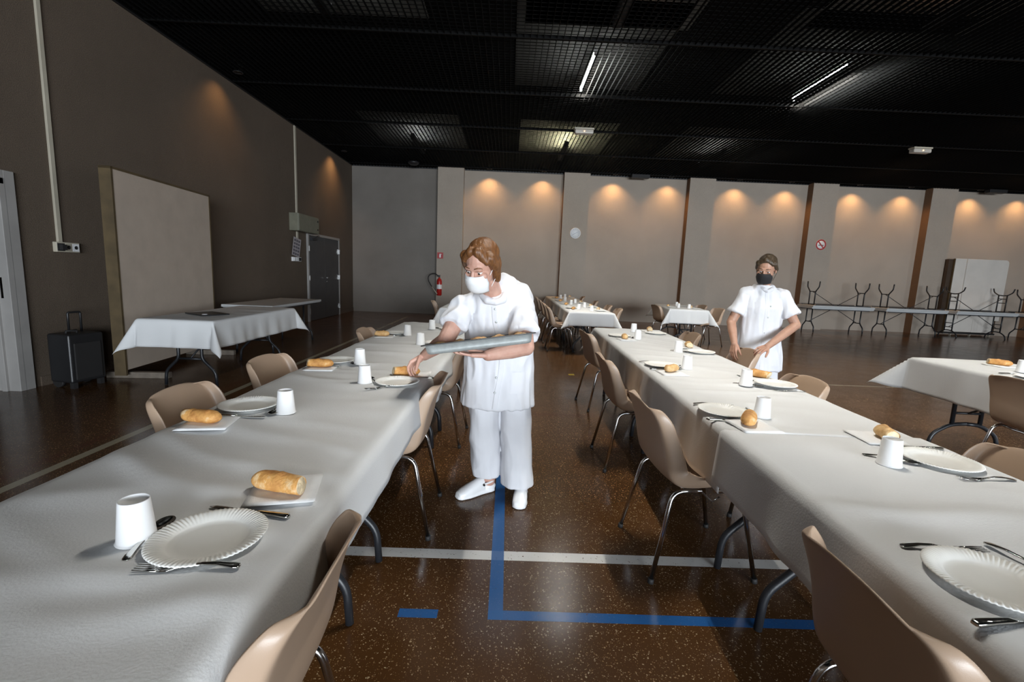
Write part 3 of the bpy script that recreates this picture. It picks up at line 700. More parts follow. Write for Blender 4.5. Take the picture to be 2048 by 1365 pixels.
# ------------------------------------------------------------------ things on and by the walls
# cream partition board on wooden feet
t = thing('partition_board', 'tall cream partition board in wooden frame on T-shaped feet, left wall', 'board', (-4.36, 6.13, 0), R(5.2))
obj('board_panel', boxbm(((-.030, -.945, .11), (.055, .945, 2.275))), M['board'], t)
for a in ((-.06, -.972, .05, .06, -.945, 2.30), (-.06, .945, .05, .06, .972, 2.30)): obj('frame_post', boxbm((a[:3], a[3:])), M['wood'], t)
obj('frame_rail', boxbm(((-.06, -.972, 2.275), (.06, .972, 2.30))), M['wood'], t)
for y in (-.84, .70): o = obj('foot', boxbm(((-.22, y - .035, 0), (.44, y + .035, .07))), M['wood_grey'], t); auto_smooth_bevel(o, .006)
o = tag(obj('flat_folder', boxbm(((-.19, -.15, 0), (.19, .15, .012))), M['black'], None, False, (-3.44, 5.42, .7485), R(-32)), 'flat black folder lying on the cloth before the cream board', 'folder'); auto_smooth_bevel(o, .004)
bm = bmesh.new(); lathe(bm, [(0, 0), (.028, 0), (.028, .003), (0, .004)], 24); obj('round_sticker', bm, M['white'], o, loc=(.13, -.09, .012))
# black wheeled speaker
t = thing('trolley_speaker', 'black wheeled portable speaker with pull handle beside the doorway wall', 'speaker', (-4.49, 4.90, 0), R(78))
o = obj('cabinet', boxbm(((-.17, -.14, .06), (.17, .14, .56))), M['black'], t); auto_smooth_bevel(o, .02, 3)
o = obj('speaker_grille', boxbm(((-.13, -.152, .09), (.13, -.138, .47))), M['rubber'], t); auto_smooth_bevel(o, .01)
bm = bmesh.new(); tube(bm, rounded([(-.0, .08, .55), (-.0, .08, .765), (.12, .08, .765), (.12, .08, .55)], .02), .011, 8); obj('pull_handle', bm, M['black'], t)
bm = bmesh.new(); tube(bm, [(-.10, -.02, .56), (-.10, -.02, .585), (.0, -.02, .585), (.0, -.02, .56)], .012, 8); obj('carry_grip', bm, M['rubber'], t)
for x in (-.13, .13):
    bm = bmesh.new(); tube(bm, [(x - .02, .08, .06), (x + .02, .08, .06)], .06, 16); obj('wheel', bm, M['rubber'], t)
    obj('stand_foot', boxbm(((x - .02, -.13, 0), (x + .02, -.08, .062))), M['rubber'], t)
bm = bmesh.new(); tube(bm, [(.16, .12, .52), (.20, .15, .47), (.21, .16, .30), (.20, .15, .10), (.19, .15, .008)], .005, 6); obj('power_cable', bm, M['rubber'], t)
# trunking and sockets
def trunk(y, z0, w, label):
    o = obj('cable_trunking', boxbm(((LEFT_X, y - w, z0), (LEFT_X + .025, y + w, CEIL - .01))), M['trunking']); auto_smooth_bevel(o, .003); return tag(o, label, 'trunking')
trunk(5.14, 1.49, .024, 'ivory cable trunking running down to sockets near the doorway')
trunk(10.86, 1.93, .035, 'ivory cable trunking running down beside the grey wall cabinet')
t = thing('socket_strip', 'row of wall sockets at the foot of trunking near the doorway', 'socket', (LEFT_X, 5.2, 1.435))
o = obj('back_box', boxbm(((0, -.13, -.05), (.045, .14, .055))), M['trunking'], t); auto_smooth_bevel(o, .005)
for y, m in ((-.085, 'rubber'), (.0, 'trunking'), (.085, 'white')):
    o = obj('socket_face', boxbm(((.045, y - .038, -.038), (.053, y + .038, .042))), M[m], t)
    bm = bmesh.new(); lathe(bm, [(.019, 0), (.019, .003), (.015, .003), (.015, .0005), (0, .0005)], 20); q = obj('socket_well', bm, M['rubber'], o, loc=(.053, y, .002)); q.rotation_euler = (0, R(90), 0)
obj('black_plug', boxbm(((.053, -.11, -.028), (.09, -.06, .03))), M['rubber'], t)
t = thing('socket_strip', 'row of wall sockets under the paper notice beside the dark door', 'socket', (LEFT_X, 10.77, 1.475))
o = obj('back_box', boxbm(((0, -.20, -.045), (.045, .20, .045))), M['white'], t)
for y, m in ((-.12, 'white'), (.0, 'white'), (.12, 'rubber')): obj('socket_face', boxbm(((.045, y - .05, -.036), (.056, y + .05, .036))), M[m], t)
# paper notice (rows of small print) leaning off the wall
t = thing('paper_notice', 'paper notice with rows of printed pictures hanging by the dark door', 'notice', (LEFT_X + .045, 10.74, 1.74))
o = obj('sheet', boxbm(((-.002, -.19, -.20), (.001, .19, .20))), simple('notice_paper', (.40, .37, .38), .8), t); t.rotation_euler = (R(-8), R(4), 0)
bm = bmesh.new(); random.seed(3)
for r in range(5):
    for c_ in range(3): box(bm, (.001, -.155 + c_ * .107, -.175 + r * .073), (.0022, -.155 + c_ * .107 + .085, -.175 + r * .073 + .045))
obj('printed_rows', bm, simple('notice_ink', (.12, .11, .13), .8), t)
# electrical cabinet above the door
t = thing('electrical_cabinet', 'olive grey electrical cabinet on wall above the dark door', 'cabinet', (LEFT_X, 11.05, 2.28))
o = obj('cabinet_body', boxbm(((0, -.55, -.19), (.20, .55, .19))), M['greenbox'], t); auto_smooth_bevel(o, .008)
o = obj('cabinet_door', boxbm(((.20, -.54, -.18), (.215, .54, .18))), M['greenbox'], t); auto_smooth_bevel(o, .004)
for z in (-.09, .10):
    bm = bmesh.new(); lathe(bm, [(0, 0), (.022, 0), (.022, .012), (0, .014)], 16); q = obj('lock', bm, M['rubber'], o, loc=(.215, .46, z)); q.rotation_euler = (0, R(90), 0)
# fire extinguisher and its sign
yb = BACK_Y - .27
t = thing('fire_extinguisher', 'red fire extinguisher with black hose on wall behind the server', 'fire extinguisher', (-2.08, yb - .085, .60))
bm = bmesh.new(); lathe(bm, [(0, 0), (.065, 0), (.078, .02), (.078, .43), (.06, .49), (.025, .515), (.025, .545), (0, .545)], 28); obj('cylinder', bm, M['red'], t)
bm = bmesh.new(); lathe(bm, [(.079, .20), (.0792, .33)], 28); obj('paper_label', bm, M['white'], t)
bm = boxbm(((-.02, -.02, .54), (.02, .02, .60)), ((-.10, -.012, .60), (.03, .012, .615)), ((-.09, -.012, .565), (.02, .012, .577))); obj('valve_lever', bm, M['black'], t)
bm = bmesh.new(); tube(bm, catmull([(-.02, 0, .57), (-.14, -.02, .66), (-.30, -.03, .60), (-.33, -.03, .46), (-.22, -.04, .26)], 6), .014, 8); obj('hose', bm, M['rubber'], t)
bm = bmesh.new(); tube(bm, [(-.22, -.04, .26), (-.05, -.095, .05)], [.012, .019], 10); obj('nozzle', bm, M['trunking'], t)
obj('wall_bracket', boxbm(((-.04, .07, .30), (.04, .09, .42))), M['black'], t)
o = tag(obj('extinguisher_sign', boxbm(((-.09, -.008, -.09), (.09, 0, .09))), M['redsign'], None, False, (-2.08, yb, 1.80)), 'small square red sign on the wall above the extinguisher', 'sign')
bm = boxbm(((-.025, -.011, -.06), (.02, -.008, .035)), ((-.012, -.011, .035), (.008, -.008, .055)), ((.02, -.011, .035), (.05, -.008, .045))); obj('pictogram', bm, M['white'], o)
# clock
t = thing('wall_clock', 'round white wall clock high on the concrete pilaster', 'clock', (1.955, yb, 2.62)); t.rotation_euler = (R(90), 0, 0)
bm = bmesh.new(); lathe(bm, [(0, 0), (.155, 0), (.162, .012), (.158, .034), (.148, .036), (.145, .028), (0, .028)], 48); obj('dial', bm, M['white'], t)
bm = bmesh.new()
for k in range(12):
    a = k * pi / 6; v = box(bm, (-.004, .108, .028), (.004, .132, .030)); bmesh.ops.rotate(bm, verts=v, cent=(0, 0, 0), matrix=Matrix.Rotation(a, 3, 'Z'))
obj('hour_marks', bm, simple('faint_marks', (.42, .42, .46), .6), t)
for nm, L, a in (('hour_hand', .07, -1.1), ('minute_hand', .105, 2.2)):
    bm = bmesh.new(); v = box(bm, (-.004, -.015, .031), (.004, L, .0335)); bmesh.ops.rotate(bm, verts=v, cent=(0, 0, 0), matrix=Matrix.Rotation(a, 3, 'Z')); obj(nm, bm, simple('clock_hand', (.35, .33, .40), .6), t)
# no smoking sign
t = thing('no_smoking_sign', 'round red-ringed no smoking sign on the pilaster at right', 'sign', (9.405, yb, 2.58)); t.rotation_euler = (R(90), 0, 0)
bm = bmesh.new(); lathe(bm, [(0, 0), (.16, 0), (.16, .004), (0, .004)], 48); obj('disc', bm, M['white'], t)
bm = bmesh.new(); lathe(bm, [(.118, .004), (.118, .0065), (.157, .0065), (.157, .004)], 48); v = box(bm, (-.018, -.125, .0045), (.018, .125, .0068)); bmesh.ops.rotate(bm, verts=v, cent=(0, 0, 0), matrix=Matrix.Rotation(R(42), 3, 'Z')); obj('red_ring', bm, M['redsign'], t)
bm = boxbm(((-.075, -.025, .0042), (.085, -.003, .0055)), ((-.04, .012, .0042), (-.02, .06, .0055)), ((-.06, .035, .0042), (-.045, .075, .0055))); obj('cigarette', bm, M['black'], t)
# folded white panels on a wheeled trolley, right end of the back wall
t = thing('folded_panel', 'tall white folded panel on a low wheeled trolley by back wall', 'panel', (14.2, 14.28, 0))
o = obj('white_board', boxbm(((-.79, -.05, .12), (.05, -.02, 2.33))), M['white_board'], t); auto_smooth_bevel(o, .01)
bm = bmesh.new(); prof = [(-.45, .50), (.82, .50), (.82, 2.23), (.80, 2.29), (.74, 2.325), (-.45, 2.325)]
f = bm.faces.new([bm.verts.new((p[0], -.052, p[1])) for p in prof]); r = bmesh.ops.extrude_face_region(bm, geom=[f]); bmesh.ops.translate(bm, verts=[v for v in r['geom'] if isinstance(v, bmesh.types.BMVert)], vec=(0, -.022, 0))
obj('rounded_board', bm, M['white_board'], t)
obj('lower_board', boxbm(((.05, -.05, .12), (.66, -.02, .52))), M['white_board'], t)
obj('wooden_back', boxbm(((-.95, .0, .10), (.80, .10, 2.30))), M['brown_panel'], t)
obj('wooden_edge', boxbm(((-.815, -.05, .11), (-.79, .0, 2.32))), M['wood'], t)
obj('trolley_base', boxbm(((-.85, -.09, .06), (.75, .12, .11))), M['black'], t)
for x in (-.6, .0, .6):
    bm = bmesh.new(); tube(bm, [(x - .012, -.06, .035), (x + .012, -.06, .035)], .035, 14); obj('caster', bm, M['trunking'], t)
# fittings on the ceiling
for x, y, lab in ((1.44, 10.2, 'emergency light hanging under the black grid above the aisle'), (8.72, 10.5, 'emergency light hanging under the black grid at far right')):
    t = thing('emergency_light', lab, 'light fitting', (x, y, CEIL))
    o = obj('base_plate', boxbm(((-.20, -.08, -.03), (.20, .08, 0))), M['trunking'], t)
    o = obj('lens', boxbm(((-.19, -.075, -.11), (.19, .075, -.03))), M['lens'], t); auto_smooth_bevel(o, .02, 3)
    bm = bmesh.new(); lathe(bm, [(0, 0), (.010, .0), (.010, .012), (0, .014)], 12); q = obj('pilot_lamp', bm, M['filament'], t, loc=(0, -.075, -.07)); q.rotation_euler = (R(90), 0, 0)
for x, y, lab in ((3.75, 14.30, 'small black box under the ceiling at back wall, middle bay'), (14.3, 14.28, 'small black box under the ceiling at back wall, right end')):
    o = tag(obj('speaker_box', boxbm(((-.26, -.09, -.10), (.26, .09, 0))), M['black'], None, False, (x, y, CEIL)), lab, 'box'); auto_smooth_bevel(o, .01)
    obj('front_grille', boxbm(((-.24, -.095, -.09), (.24, -.089, -.01))), M['rubber'], o)
bm = bmesh.new(); lathe(bm, [(0, -.085), (.10, -.08), (.15, -.04), (.16, 0), (0, 0)], 28); tag(obj('smoke_detector', bm, M['black'], None, False, (-2.80, 13.9, CEIL)), 'dark dome detector under the ceiling near the back left corner', 'detector')
# things just inside the doorway
t = thing('storage_cabinet', 'dark storage cabinet in the side room behind the open doorway', 'cabinet', (LEFT_X - 1.0, 5.6, 0))
o = obj('cabinet_body', boxbm(((-.4, -.5, 0), (.4, .5, .98))), M['black_cloth'], t); auto_smooth_bevel(o, .01)
for y in (-.25, .25): obj('cabinet_door', boxbm(((.4, y - .24, .04), (.415, y + .24, .94))), M['black_cloth'], t)
o = tag(obj('storage_box', boxbm(((-.15, -.2, 0), (.15, .2, .09))), simple('teal_card', (.06, .16, .13), .6), None, False, (LEFT_X - 1.0, 5.5, .98)), 'flat green box on the dark cabinet behind the open doorway', 'box')
obj('lid', boxbm(((-.155, -.205, .09), (.155, .205, .115))), simple('ochre_card', (.35, .22, .05), .6), o)

# ------------------------------------------------------------------ people
class Blob:
    """closed overlapping volumes fused into one continuous surface"""
    def __init__(s): s.bm = bmesh.new()
    def cap(s, a, b, ra, rb=None, n=14, flat=None):
        a, b = Vector(a), Vector(b); rb = ra if rb is None else rb
        d = b - a; L = d.length
        x, y = frame_at(d) if L > 1e-6 else (Vector((1, 0, 0)), Vector((0, 1, 0)))
        d = d.normalized() if L > 1e-6 else Vector((0, 0, 1))
        rings = []
        for k in range(1, 5): q = k / 5 * pi / 2; rings.append((a - d * ra * cos(q), ra * sin(q)))
        rings.append((a, ra)); rings.append((b, rb))
        for k in range(4, 0, -1): q = k / 5 * pi / 2; rings.append((b + d * rb * cos(q), rb * sin(q)))
        R_ = [[s.bm.verts.new(c + (x * cos(2 * pi * i / n) + y * sin(2 * pi * i / n)) * r) for i in range(n)] for c, r in rings]
        p0 = s.bm.verts.new(a - d * ra); p1 = s.bm.verts.new(b + d * rb)
        s._skin(R_, p0, p1, n)
    def _skin(s, R_, p0, p1, n):
        for a, b in zip(R_, R_[1:]):
            for k in range(n): s.bm.faces.new((a[k], a[(k + 1) % n], b[(k + 1) % n], b[k]))
        for k in range(n): s.bm.faces.new((p0, R_[0][(k + 1) % n], R_[0][k])); s.bm.faces.new((p1, R_[-1][k], R_[-1][(k + 1) % n]))
    def chain(s, pts, rads):
        for (a, b), (ra, rb) in zip(zip(pts, pts[1:]), zip(rads, rads[1:])): s.cap(a, b, ra, rb)
    def ell(s, c, r, B=None, n=20, m=12):
        c = Vector(c); B = B or Matrix.Identity(3)
        R_ = []
        for j in range(1, m):
            q = pi * j / m; R_.append([s.bm.verts.new(c + B @ Vector((r[0] * sin(q) * cos(2 * pi * i / n), r[1] * sin(q) * sin(2 * pi * i / n), -r[2] * cos(q)))) for i in range(n)])
        s._skin(R_, s.bm.verts.new(c + B @ Vector((0, 0, -r[2]))), s.bm.verts.new(c + B @ Vector((0, 0, r[2]))), n)
    def loft(s, secs, n=28, power=2.3):
        """secs: (center, half width, half depth, side axis, front axis)"""
        R_ = []
        for c, w, d, ax, ay in secs:
            c = Vector(c); ax = Vector(ax).normalized(); ay = Vector(ay).normalized(); ring = []
            for i in range(n):
                a = 2 * pi * i / n; ca, sa = cos(a), sin(a); e = 2 / power
                ring.append(s.bm.verts.new(c + ax * w * abs(ca) ** e * (1 if ca > 0 else -1) + ay * d * abs(sa) ** e * (1 if sa > 0 else -1)))
            R_.append(ring)
        s._skin(R_, s.bm.verts.new(sum((v.co for v in R_[0]), Vector()) / n), s.bm.verts.new(sum((v.co for v in R_[-1]), Vector()) / n), n)
    def mesh(s, name, voxel, smooth_it=4, folds=None):
        bmesh.ops.recalc_face_normals(s.bm, faces=s.bm.faces)
        me = bpy.data.meshes.new(name); s.bm.to_mesh(me); s.bm.free()
        o = bpy.data.objects.new('tmp', me); COL.objects.link(o)
        m = o.modifiers.new('r', 'REMESH'); m.mode = 'VOXEL'; m.voxel_size = voxel; m.adaptivity = 0
        m = o.modifiers.new('s', 'SMOOTH'); m.factor = .5; m.iterations = smooth_it
        me = bake(o, name)
        if folds:
            nr = [v.normal.copy() for v in me.vertices]
            for v, n in zip(me.vertices, nr): v.co += n * folds(v.co, n)
            me.update()
        return me
def hand(B, wrist, f, n, thumb_side, curls, thumb=(.75, .55, .1), sc=1.0, spread=.09, thumb_bend=.35):
    """f: finger direction, n: towards the palm side, thumb_side: +-1 along f x n"""
    wrist, f, n = Vector(wrist), Vector(f).normalized(), Vector(n); n = (n - f * n.dot(f)).normalized(); sd = f.cross(n) * thumb_side
    lens = (.074, .082, .076, .060); rads = (.0088, .0090, .0086, .0076)
    for k in range(4):
        off = (.030 - .0205 * k) * sc
        kn = wrist + f * (.086 - .004 * abs(k - 1)) * sc + sd * off
        B.cap(wrist + f * .012 * sc + sd * off * .62, kn, .0135 * sc, .0112 * sc)
        d = (f + sd * spread * (1.2 - .9 * k)).normalized(); p = kn; ang = 0
        for seg, fr in enumerate((.46, .30, .24)):
            c = curls[k] if isinstance(curls[k], (tuple, list)) else (curls[k], curls[k] * 1.15, curls[k] * .8)
            ang += c[seg]; dd = d * cos(ang) + n * sin(ang)
            q = p + dd * lens[k] * fr * sc; r0 = rads[k] * (1 - .10 * seg) * sc
            B.cap(p, q, r0, r0 * .93); p = q
    B.ell(wrist + f * .045 * sc, (.036 * sc, .040 * sc, .0135 * sc), Matrix((sd, f, n)).transposed())
    t0 = wrist + f * .022 * sc + sd * .026 * sc + n * .006; td = (f * thumb[0] + sd * thumb[1] + n * thumb[2]).normalized()
    t1 = t0 + td * .040 * sc; td2 = (td + (f * .5 - sd * .6 + n * .5) * thumb_bend).normalized(); t2 = t1 + td2 * .030 * sc; t3 = t2 + (td2 + n * .12).normalized() * .024 * sc
    B.cap(wrist + f * .014 * sc + sd * .014 * sc, t0, .015 * sc, .0155 * sc); B.cap(t0, t1, .0150 * sc, .0112 * sc); B.cap(t1, t2, .0110 * sc, .0098 * sc); B.cap(t2, t3, .0098 * sc, .0082 * sc)
def head(B, c, fw, up, sc=1.0):
    """c: centre of the skull; returns the head frame"""
    fw = Vector(fw).normalized(); up = Vector(up); up = (up - fw * up.dot(fw)).normalized(); sd = fw.cross(up)
    Hm = Matrix((sd, fw, up)).transposed(); c = Vector(c)
    P = lambda x, y, z: c + Hm @ Vector((x * sc, y * sc, z * sc))
    E_ = lambda p, r: B.ell(P(*p), tuple(v * sc for v in r), Hm)
    E_((0, -.008, .030), (.074, .096, .088)); E_((0, .022, -.030), (.064, .072, .078)); E_((0, .050, -.082), (.036, .036, .028)); E_((0, .030, -.062), (.054, .056, .048))
    E_((0, .082, .022), (.050, .016, .016))                              # brow
    B.cap(P(0, .090, .012), P(0, .112, -.026), .009 * sc, .0125 * sc); E_((.011, .103, -.029), (.008, .009, .007)); E_((-.011, .103, -.029), (.008, .009, .007))
    E_((0, .093, -.052), (.022, .010, .006)); E_((0, .091, -.062), (.020, .010, .007))
    for s_ in (-1, 1):
        E_((s_ * .030, .0775, .0105), (.0165, .0125, .0065)); E_((s_ * .030, .0765, -.0085), (.0145, .0115, .0055))
        E_((s_ * .040, .070, -.022), (.024, .020, .022)); E_((s_ * .076, -.002, -.008), (.009, .020, .031))
    return P, Hm
def face_parts(P, Hm, parent, sc, brow_mat):
    for s_ in (-1, 1):
        b = Blob(); b.ell(P(s_ * .030, .0765, .001), (.0130 * sc, .0115 * sc, .0070 * sc), Hm); me = bm_to(b, 'eye'); e = link('eye', me, M['eye'], parent)
        b = Blob(); b.ell(P(s_ * .030, .0868, -.001), (.0056 * sc, .003 * sc, .0056 * sc), Hm); link('iris', bm_to(b, 'iris'), M['iris'], e)
        bm = bmesh.new(); tube(bm, [P(s_ * .013, .0965, .028), P(s_ * .030, .094, .033), P(s_ * .050, .080, .026)], [.0024, .0030, .0016], 8); obj('eyebrow', bm, brow_mat, parent)
def bm_to(b, name):
    bmesh.ops.recalc_face_normals(b.bm, faces=b.bm.faces); me = bpy.data.meshes.new(name); b.bm.to_mesh(me); b.bm.free(); smooth(me); return me
def face_mask(P, Hm, parent, sc, mat, bodymesh):
    """cloth face mask from the nose bridge to under the chin, ear loops"""
    bm = bmesh.new(); nu, nv = 17, 11; g = []
    for j in range(nv):
        v = j / (nv - 1); row = []
        for i in range(nu):
            u = -1 + 2 * i / (nu - 1); a = u * 1.12
            z = -.012 - .100 * v; wd = .070 - .012 * abs(v - .45) * 2
            bulge = .132 - .030 * (abs(v - .38) / .62) ** 2
            x = wd * sin(a) / sin(1.12); y = -.0 + (bulge) * cos(a) + .006 * sin(v * pi * 3) * .35 + .022 * (1 - cos(a)) * 1.0
            row.append(bm.verts.new(P(x, y, z + .010 * (1 - abs(u)) * (v < .25))))
        g.append(row)
    for a, b in zip(g, g[1:]):
        for k in range(nu - 1): bm.faces.new((a[k], a[k + 1], b[k + 1], b[k]))
    o = obj('face_mask', bm, mat, parent, True); m = o.modifiers.new('t', 'SOLIDIFY'); m.thickness = .0025
    for s_ in (-1, 1):
        bm = bmesh.new(); tube(bm, catmull([P(s_ * .070, .052, -.022), P(s_ * .082, .012, .012), P(s_ * .086, -.020, .004), P(s_ * .082, -.012, -.035), P(s_ * .066, .045, -.09)], 5), .0016, 6); obj('ear_loop', bm, mat, o)
def wrinkle(amp, sx=9, sz=3.2, seed=0):
    def f(p, n):
        a = noise.noise(Vector((p.x * sx + seed, p.y * sx, p.z * sz))); b = noise.noise(Vector((p.x * sx * 2.2, p.y * sx * 2.2 + seed, p.z * sz * 2 + p.x * 6)))
        return amp * ((1 - abs(a) * 2) * .7 + b * .5)
    return f
def trim_ribbon(bvh, pts, w, name, mat, parent, side, h=.0025):
    """a flat sewn strip laid on the garment surface"""
    bm = bmesh.new(); prev = None; m_ = 9
    for p in pts:
        r = []
        for k in range(m_):
            q = Vector(p) + Vector(side) * w * (-1 + 2 * k / (m_ - 1))
            loc, nor, i, d = bvh.ray_cast(q - Vector((0, 1, 0)), Vector((0, 1, 0)))
            if loc is None: loc, nor, i, d = bvh.find_nearest(q)
            r.append(bm.verts.new(loc + Vector((0, -h if 0 < k < m_ - 1 else .002, 0))))
        if prev:
            for k in range(m_ - 1): bm.faces.new((prev[k], prev[k + 1], r[k + 1], r[k]))
        prev = r
    return obj(name, bm, mat, parent, True)
def snaps(bvh, pts, parent):
    for p in pts:
        loc, nor, i, d = bvh.find_nearest(Vector(p))
        bm = bmesh.new(); lathe(bm, [(0, .0055), (.0045, .005), (.0065, .0035), (.0065, -.001)], 14)
        o = obj('snap_button', bm, M['tray'], parent); o.location = loc; o.rotation_euler = nor.to_track_quat('Z', 'Y').to_euler()
def clog(name, toe, heel, parent, mat=None):
    toe, heel = Vector(toe), Vector(heel); d = (toe - heel).normalized(); sd = d.cross(Vector((0, 0, 1))); L = (toe - heel).length
    B3 = Matrix((sd, d, Vector((0, 0, 1)))).transposed(); b = Blob()
    at = lambda f, z, x=0: heel + d * L * f + Vector((0, 0, z)) + sd * x
    b.loft([(at(.02, .012), .030, .012, sd, (0, 0, 1)), (at(.10, .014), .037, .014, sd, (0, 0, 1)), (at(.35, .013), .036, .013, sd, (0, 0, 1)), (at(.7, .012), .047, .012, sd, (0, 0, 1)), (at(.92, .012), .040, .012, sd, (0, 0, 1)), (at(.985, .014), .022, .010, sd, (0, 0, 1))], 20, 2.6)
    b.loft([(at(.30, .060), .034, .050, sd, (0, 0, 1)), (at(.45, .055), .037, .048, sd, (0, 0, 1)), (at(.66, .040), .043, .040, sd, (0, 0, 1)), (at(.85, .030), .042, .028, sd, (0, 0, 1)), (at(.96, .024), .030, .018, sd, (0, 0, 1))], 20, 2.2)
    b.ell(at(.14, .035), (.036, .05, .03), B3); 
    o = link(name, b.mesh(name, .005, 5), mat or M['clog'], parent)
    bm = bmesh.new(); tube(bm, catmull([at(.36, .070, -.036), at(.12, .078, -.035), at(.0, .075, 0), at(.12, .078, .035), at(.36, .070, .036)], 5), .0065, 8); s_ = obj('heel_strap', bm, mat or M['clog'], o, True)
    for x in (-.040, .040):
        bm = bmesh.new(); tube(bm, [at(.36, .070, x), at(.36, .070, x * 1.15)], .007, 10); obj('rivet', bm, M['rubber'], s_)
    return o
X3, Y3, Z3 = (1, 0, 0), (0, -1, 0), (0, 0, 1)

# --- server with the tray, bending to the left row
t = thing('person', 'person in white tunic and trousers bending to left row, holding steel tray', 'person', (0, 2.7, 0)); LOC = Vector((0, 2.7, 0))
V = lambda x, y, z: Vector((x, y, z)) - LOC
B = Blob()
hipc = V(.0, 2.79, .84); chest = V(-.045, 2.66, 1.10); neck = V(-.085, 2.545, 1.245)
shL, shR = V(.075, 2.61, 1.175), V(-.245, 2.60, 1.155)
elL, wrL = V(.105, 2.40, .975), V(-.085, 2.265, .950)
elR, wrR = V(-.315, 2.45, .990), V(-.455, 2.62, .872)
B.loft([(hipc, .15, .10, X3, Y3), (V(-.02, 2.73, .97), .14, .10, X3, Y3), (chest, .15, .10, X3, Y3), (V(-.06, 2.60, 1.19), .14, .07, X3, Y3)])
B.chain([V(-.065, 2.60, 1.19), neck, V(-.110, 2.46, 1.315)], [.065, .052, .054])
B.chain([shL, elL], [.055, .044]); B.chain([elL, (elL * .6 + wrL * .4), wrL], [.043, .043, .029])
B.chain([shR, elR], [.055, .045]); B.chain([elR, (elR * .6 + wrR * .4), wrR], [.044, .043, .029])
B.cap(shL, V(-.05, 2.6, 1.19), .05); B.cap(shR, V(-.05, 2.6, 1.19), .05)
anR, anL = V(-.075, 2.775, .07), V(.135, 2.745, .07)
for hx, kn, an in ((-.08, V(-.095, 2.74, .46), anR), (.09, V(.105, 2.73, .46), anL)): B.chain([V(hx, 2.79, .82), kn, an], [.085, .058, .040])
Pf, Hm = head(B, V(-.135, 2.385, 1.385), (-.42, -.80, -.50), (-.12, -.45, 1), .98)
# left hand flat under the tray, right hand closing on the bread
hand(B, wrL, (-.97, -.10, .02), (-.03, .05, 1), 1, (.10, .06, .06, .10), (.85, .30, .12), 1.0, .05, .1)
hand(B, wrR, (-.75, -.12, -.52), (.42, -.45, -.80), 1, ((.55, .60, .4), (.60, .65, .4), (.65, .65, .4), (.7, .6, .4)), (.62, .55, .75), .98, .05, .3)
body = link('body', B.mesh('body', .0032, 4), M['skin1'], t)
face_parts(Pf, Hm, body, .98, M['hair1'])
face_mask(Pf, Hm, t, .98, M['napkin'], None)
# hair: auburn bob
b = Blob()
hb = lambda p, r: b.ell(Pf(*p), tuple(v * .98 for v in r), Hm)
hb((0, -.024, .046), (.083, .098, .088)); hb((0, -.058, -.010), (.078, .060, .085))
for s_ in (-1, 1):
    b.cap(Pf(s_ * .068, .028, .060), Pf(s_ * .082, .004, .0), .030, .026); b.cap(Pf(s_ * .082, .004, .0), Pf(s_ * .076, -.006, -.070), .025, .018)
    b.cap(Pf(s_ * .02, .050, .098), Pf(s_ * .062, .050, .050), .026, .018)
hair = link('hair', b.mesh('hair', .004, 3, lambda p, n: .0035 * noise.noise(Vector((p.x * 60, p.y * 40, p.z * 14)))), M['hair1'], t)
# tunic
def sleeve(b, sh, el, f0, f1, r0, r1, flat=.9):
    d = (el - sh).normalized(); x, y = frame_at(d)
    b.cap(sh, sh.lerp(el, f0), r0 * .96, r0 * .96)
    b.loft([(sh.lerp(el, f0 + (f1 - f0) * k / 5), r0 + (r1 - r0) * k / 5, (r0 + (r1 - r0) * k / 5) * flat, x, y) for k in range(6)], 22, 2.1)
b = Blob()
b.loft([(V(-.035, 2.735, .580), .212, .165, X3, Y3), (V(-.035, 2.735, .66), .208, .162, X3, Y3), (V(-.035, 2.745, .80), .200, .150, X3, Y3), (V(-.038, 2.73, .93), .192, .150, (1, 0, .02), Y3),
        (V(-.050, 2.685, 1.05), .186, .150, (1, 0, .03), (0, -1, -.15)), (V(-.062, 2.635, 1.15), .172, .130, (1, 0, .03), (0, -1, -.3)), (V(-.066, 2.60, 1.215), .140, .095, (1, 0, .03), (0, -1, -.4)), (V(-.078, 2.560, 1.252), .085, .070, (1, 0, 0), (0, -1, -.5))], 36, 2.25)
b.cap(V(.02, 2.61, 1.185), shL, .082, .074); b.cap(V(-.17, 2.61, 1.165), shR, .082, .070)
sleeve(b, shL, elL, .1, .72, .070, .082); sleeve(b, shR, elR, .1, .60, .066, .078)
b.ell(V(-.005, 2.68, 1.205), (.115, .12, .115)); b.ell(V(-.02, 2.66, 1.27), (.075, .09, .075)); b.ell(V(.030, 2.655, 1.205), (.118, .11, .100))   # rounded upper back
tun = b.mesh('tunic', .006, 4, wrinkle(.013, 12, 3.6, 2))
tunic = link('tunic', tun, M['cotton'], t)
bvh = BVHTree.FromPolygons([v.co.copy() for v in tun.vertices], [tuple(p.vertices) for p in tun.polygons])
pl = [V(-.07, 2.47, 1.17), V(-.06, 2.47, 1.08), V(-.035, 2.5, .98), V(-.02, 2.52, .88), V(-.025, 2.52, .78), V(-.04, 2.52, .68), V(-.05, 2.52, .59)]
trim_ribbon(bvh, catmull(pl, 5), .017, 'front_placket', M['cotton'], tunic, (1, 0, 0), .004)
snaps(bvh, [V(-.07, 2.45, 1.16), V(-.068, 2.45, 1.075), V(-.028, 2.45, .915), V(-.025, 2.45, .79), V(-.04, 2.45, .70)], tunic)
trim_ribbon(bvh, [V(-.150, 2.45, 1.13 - k * .012) for k in range(9)], .034, 'chest_pocket', M['cotton'], tunic, (1, 0, 0), .004)
trim_ribbon(bvh, [V(.075, 2.45, .80 - k * .02) for k in range(7)], .050, 'side_pocket', M['cotton'], tunic, (1, 0, 0), .004)
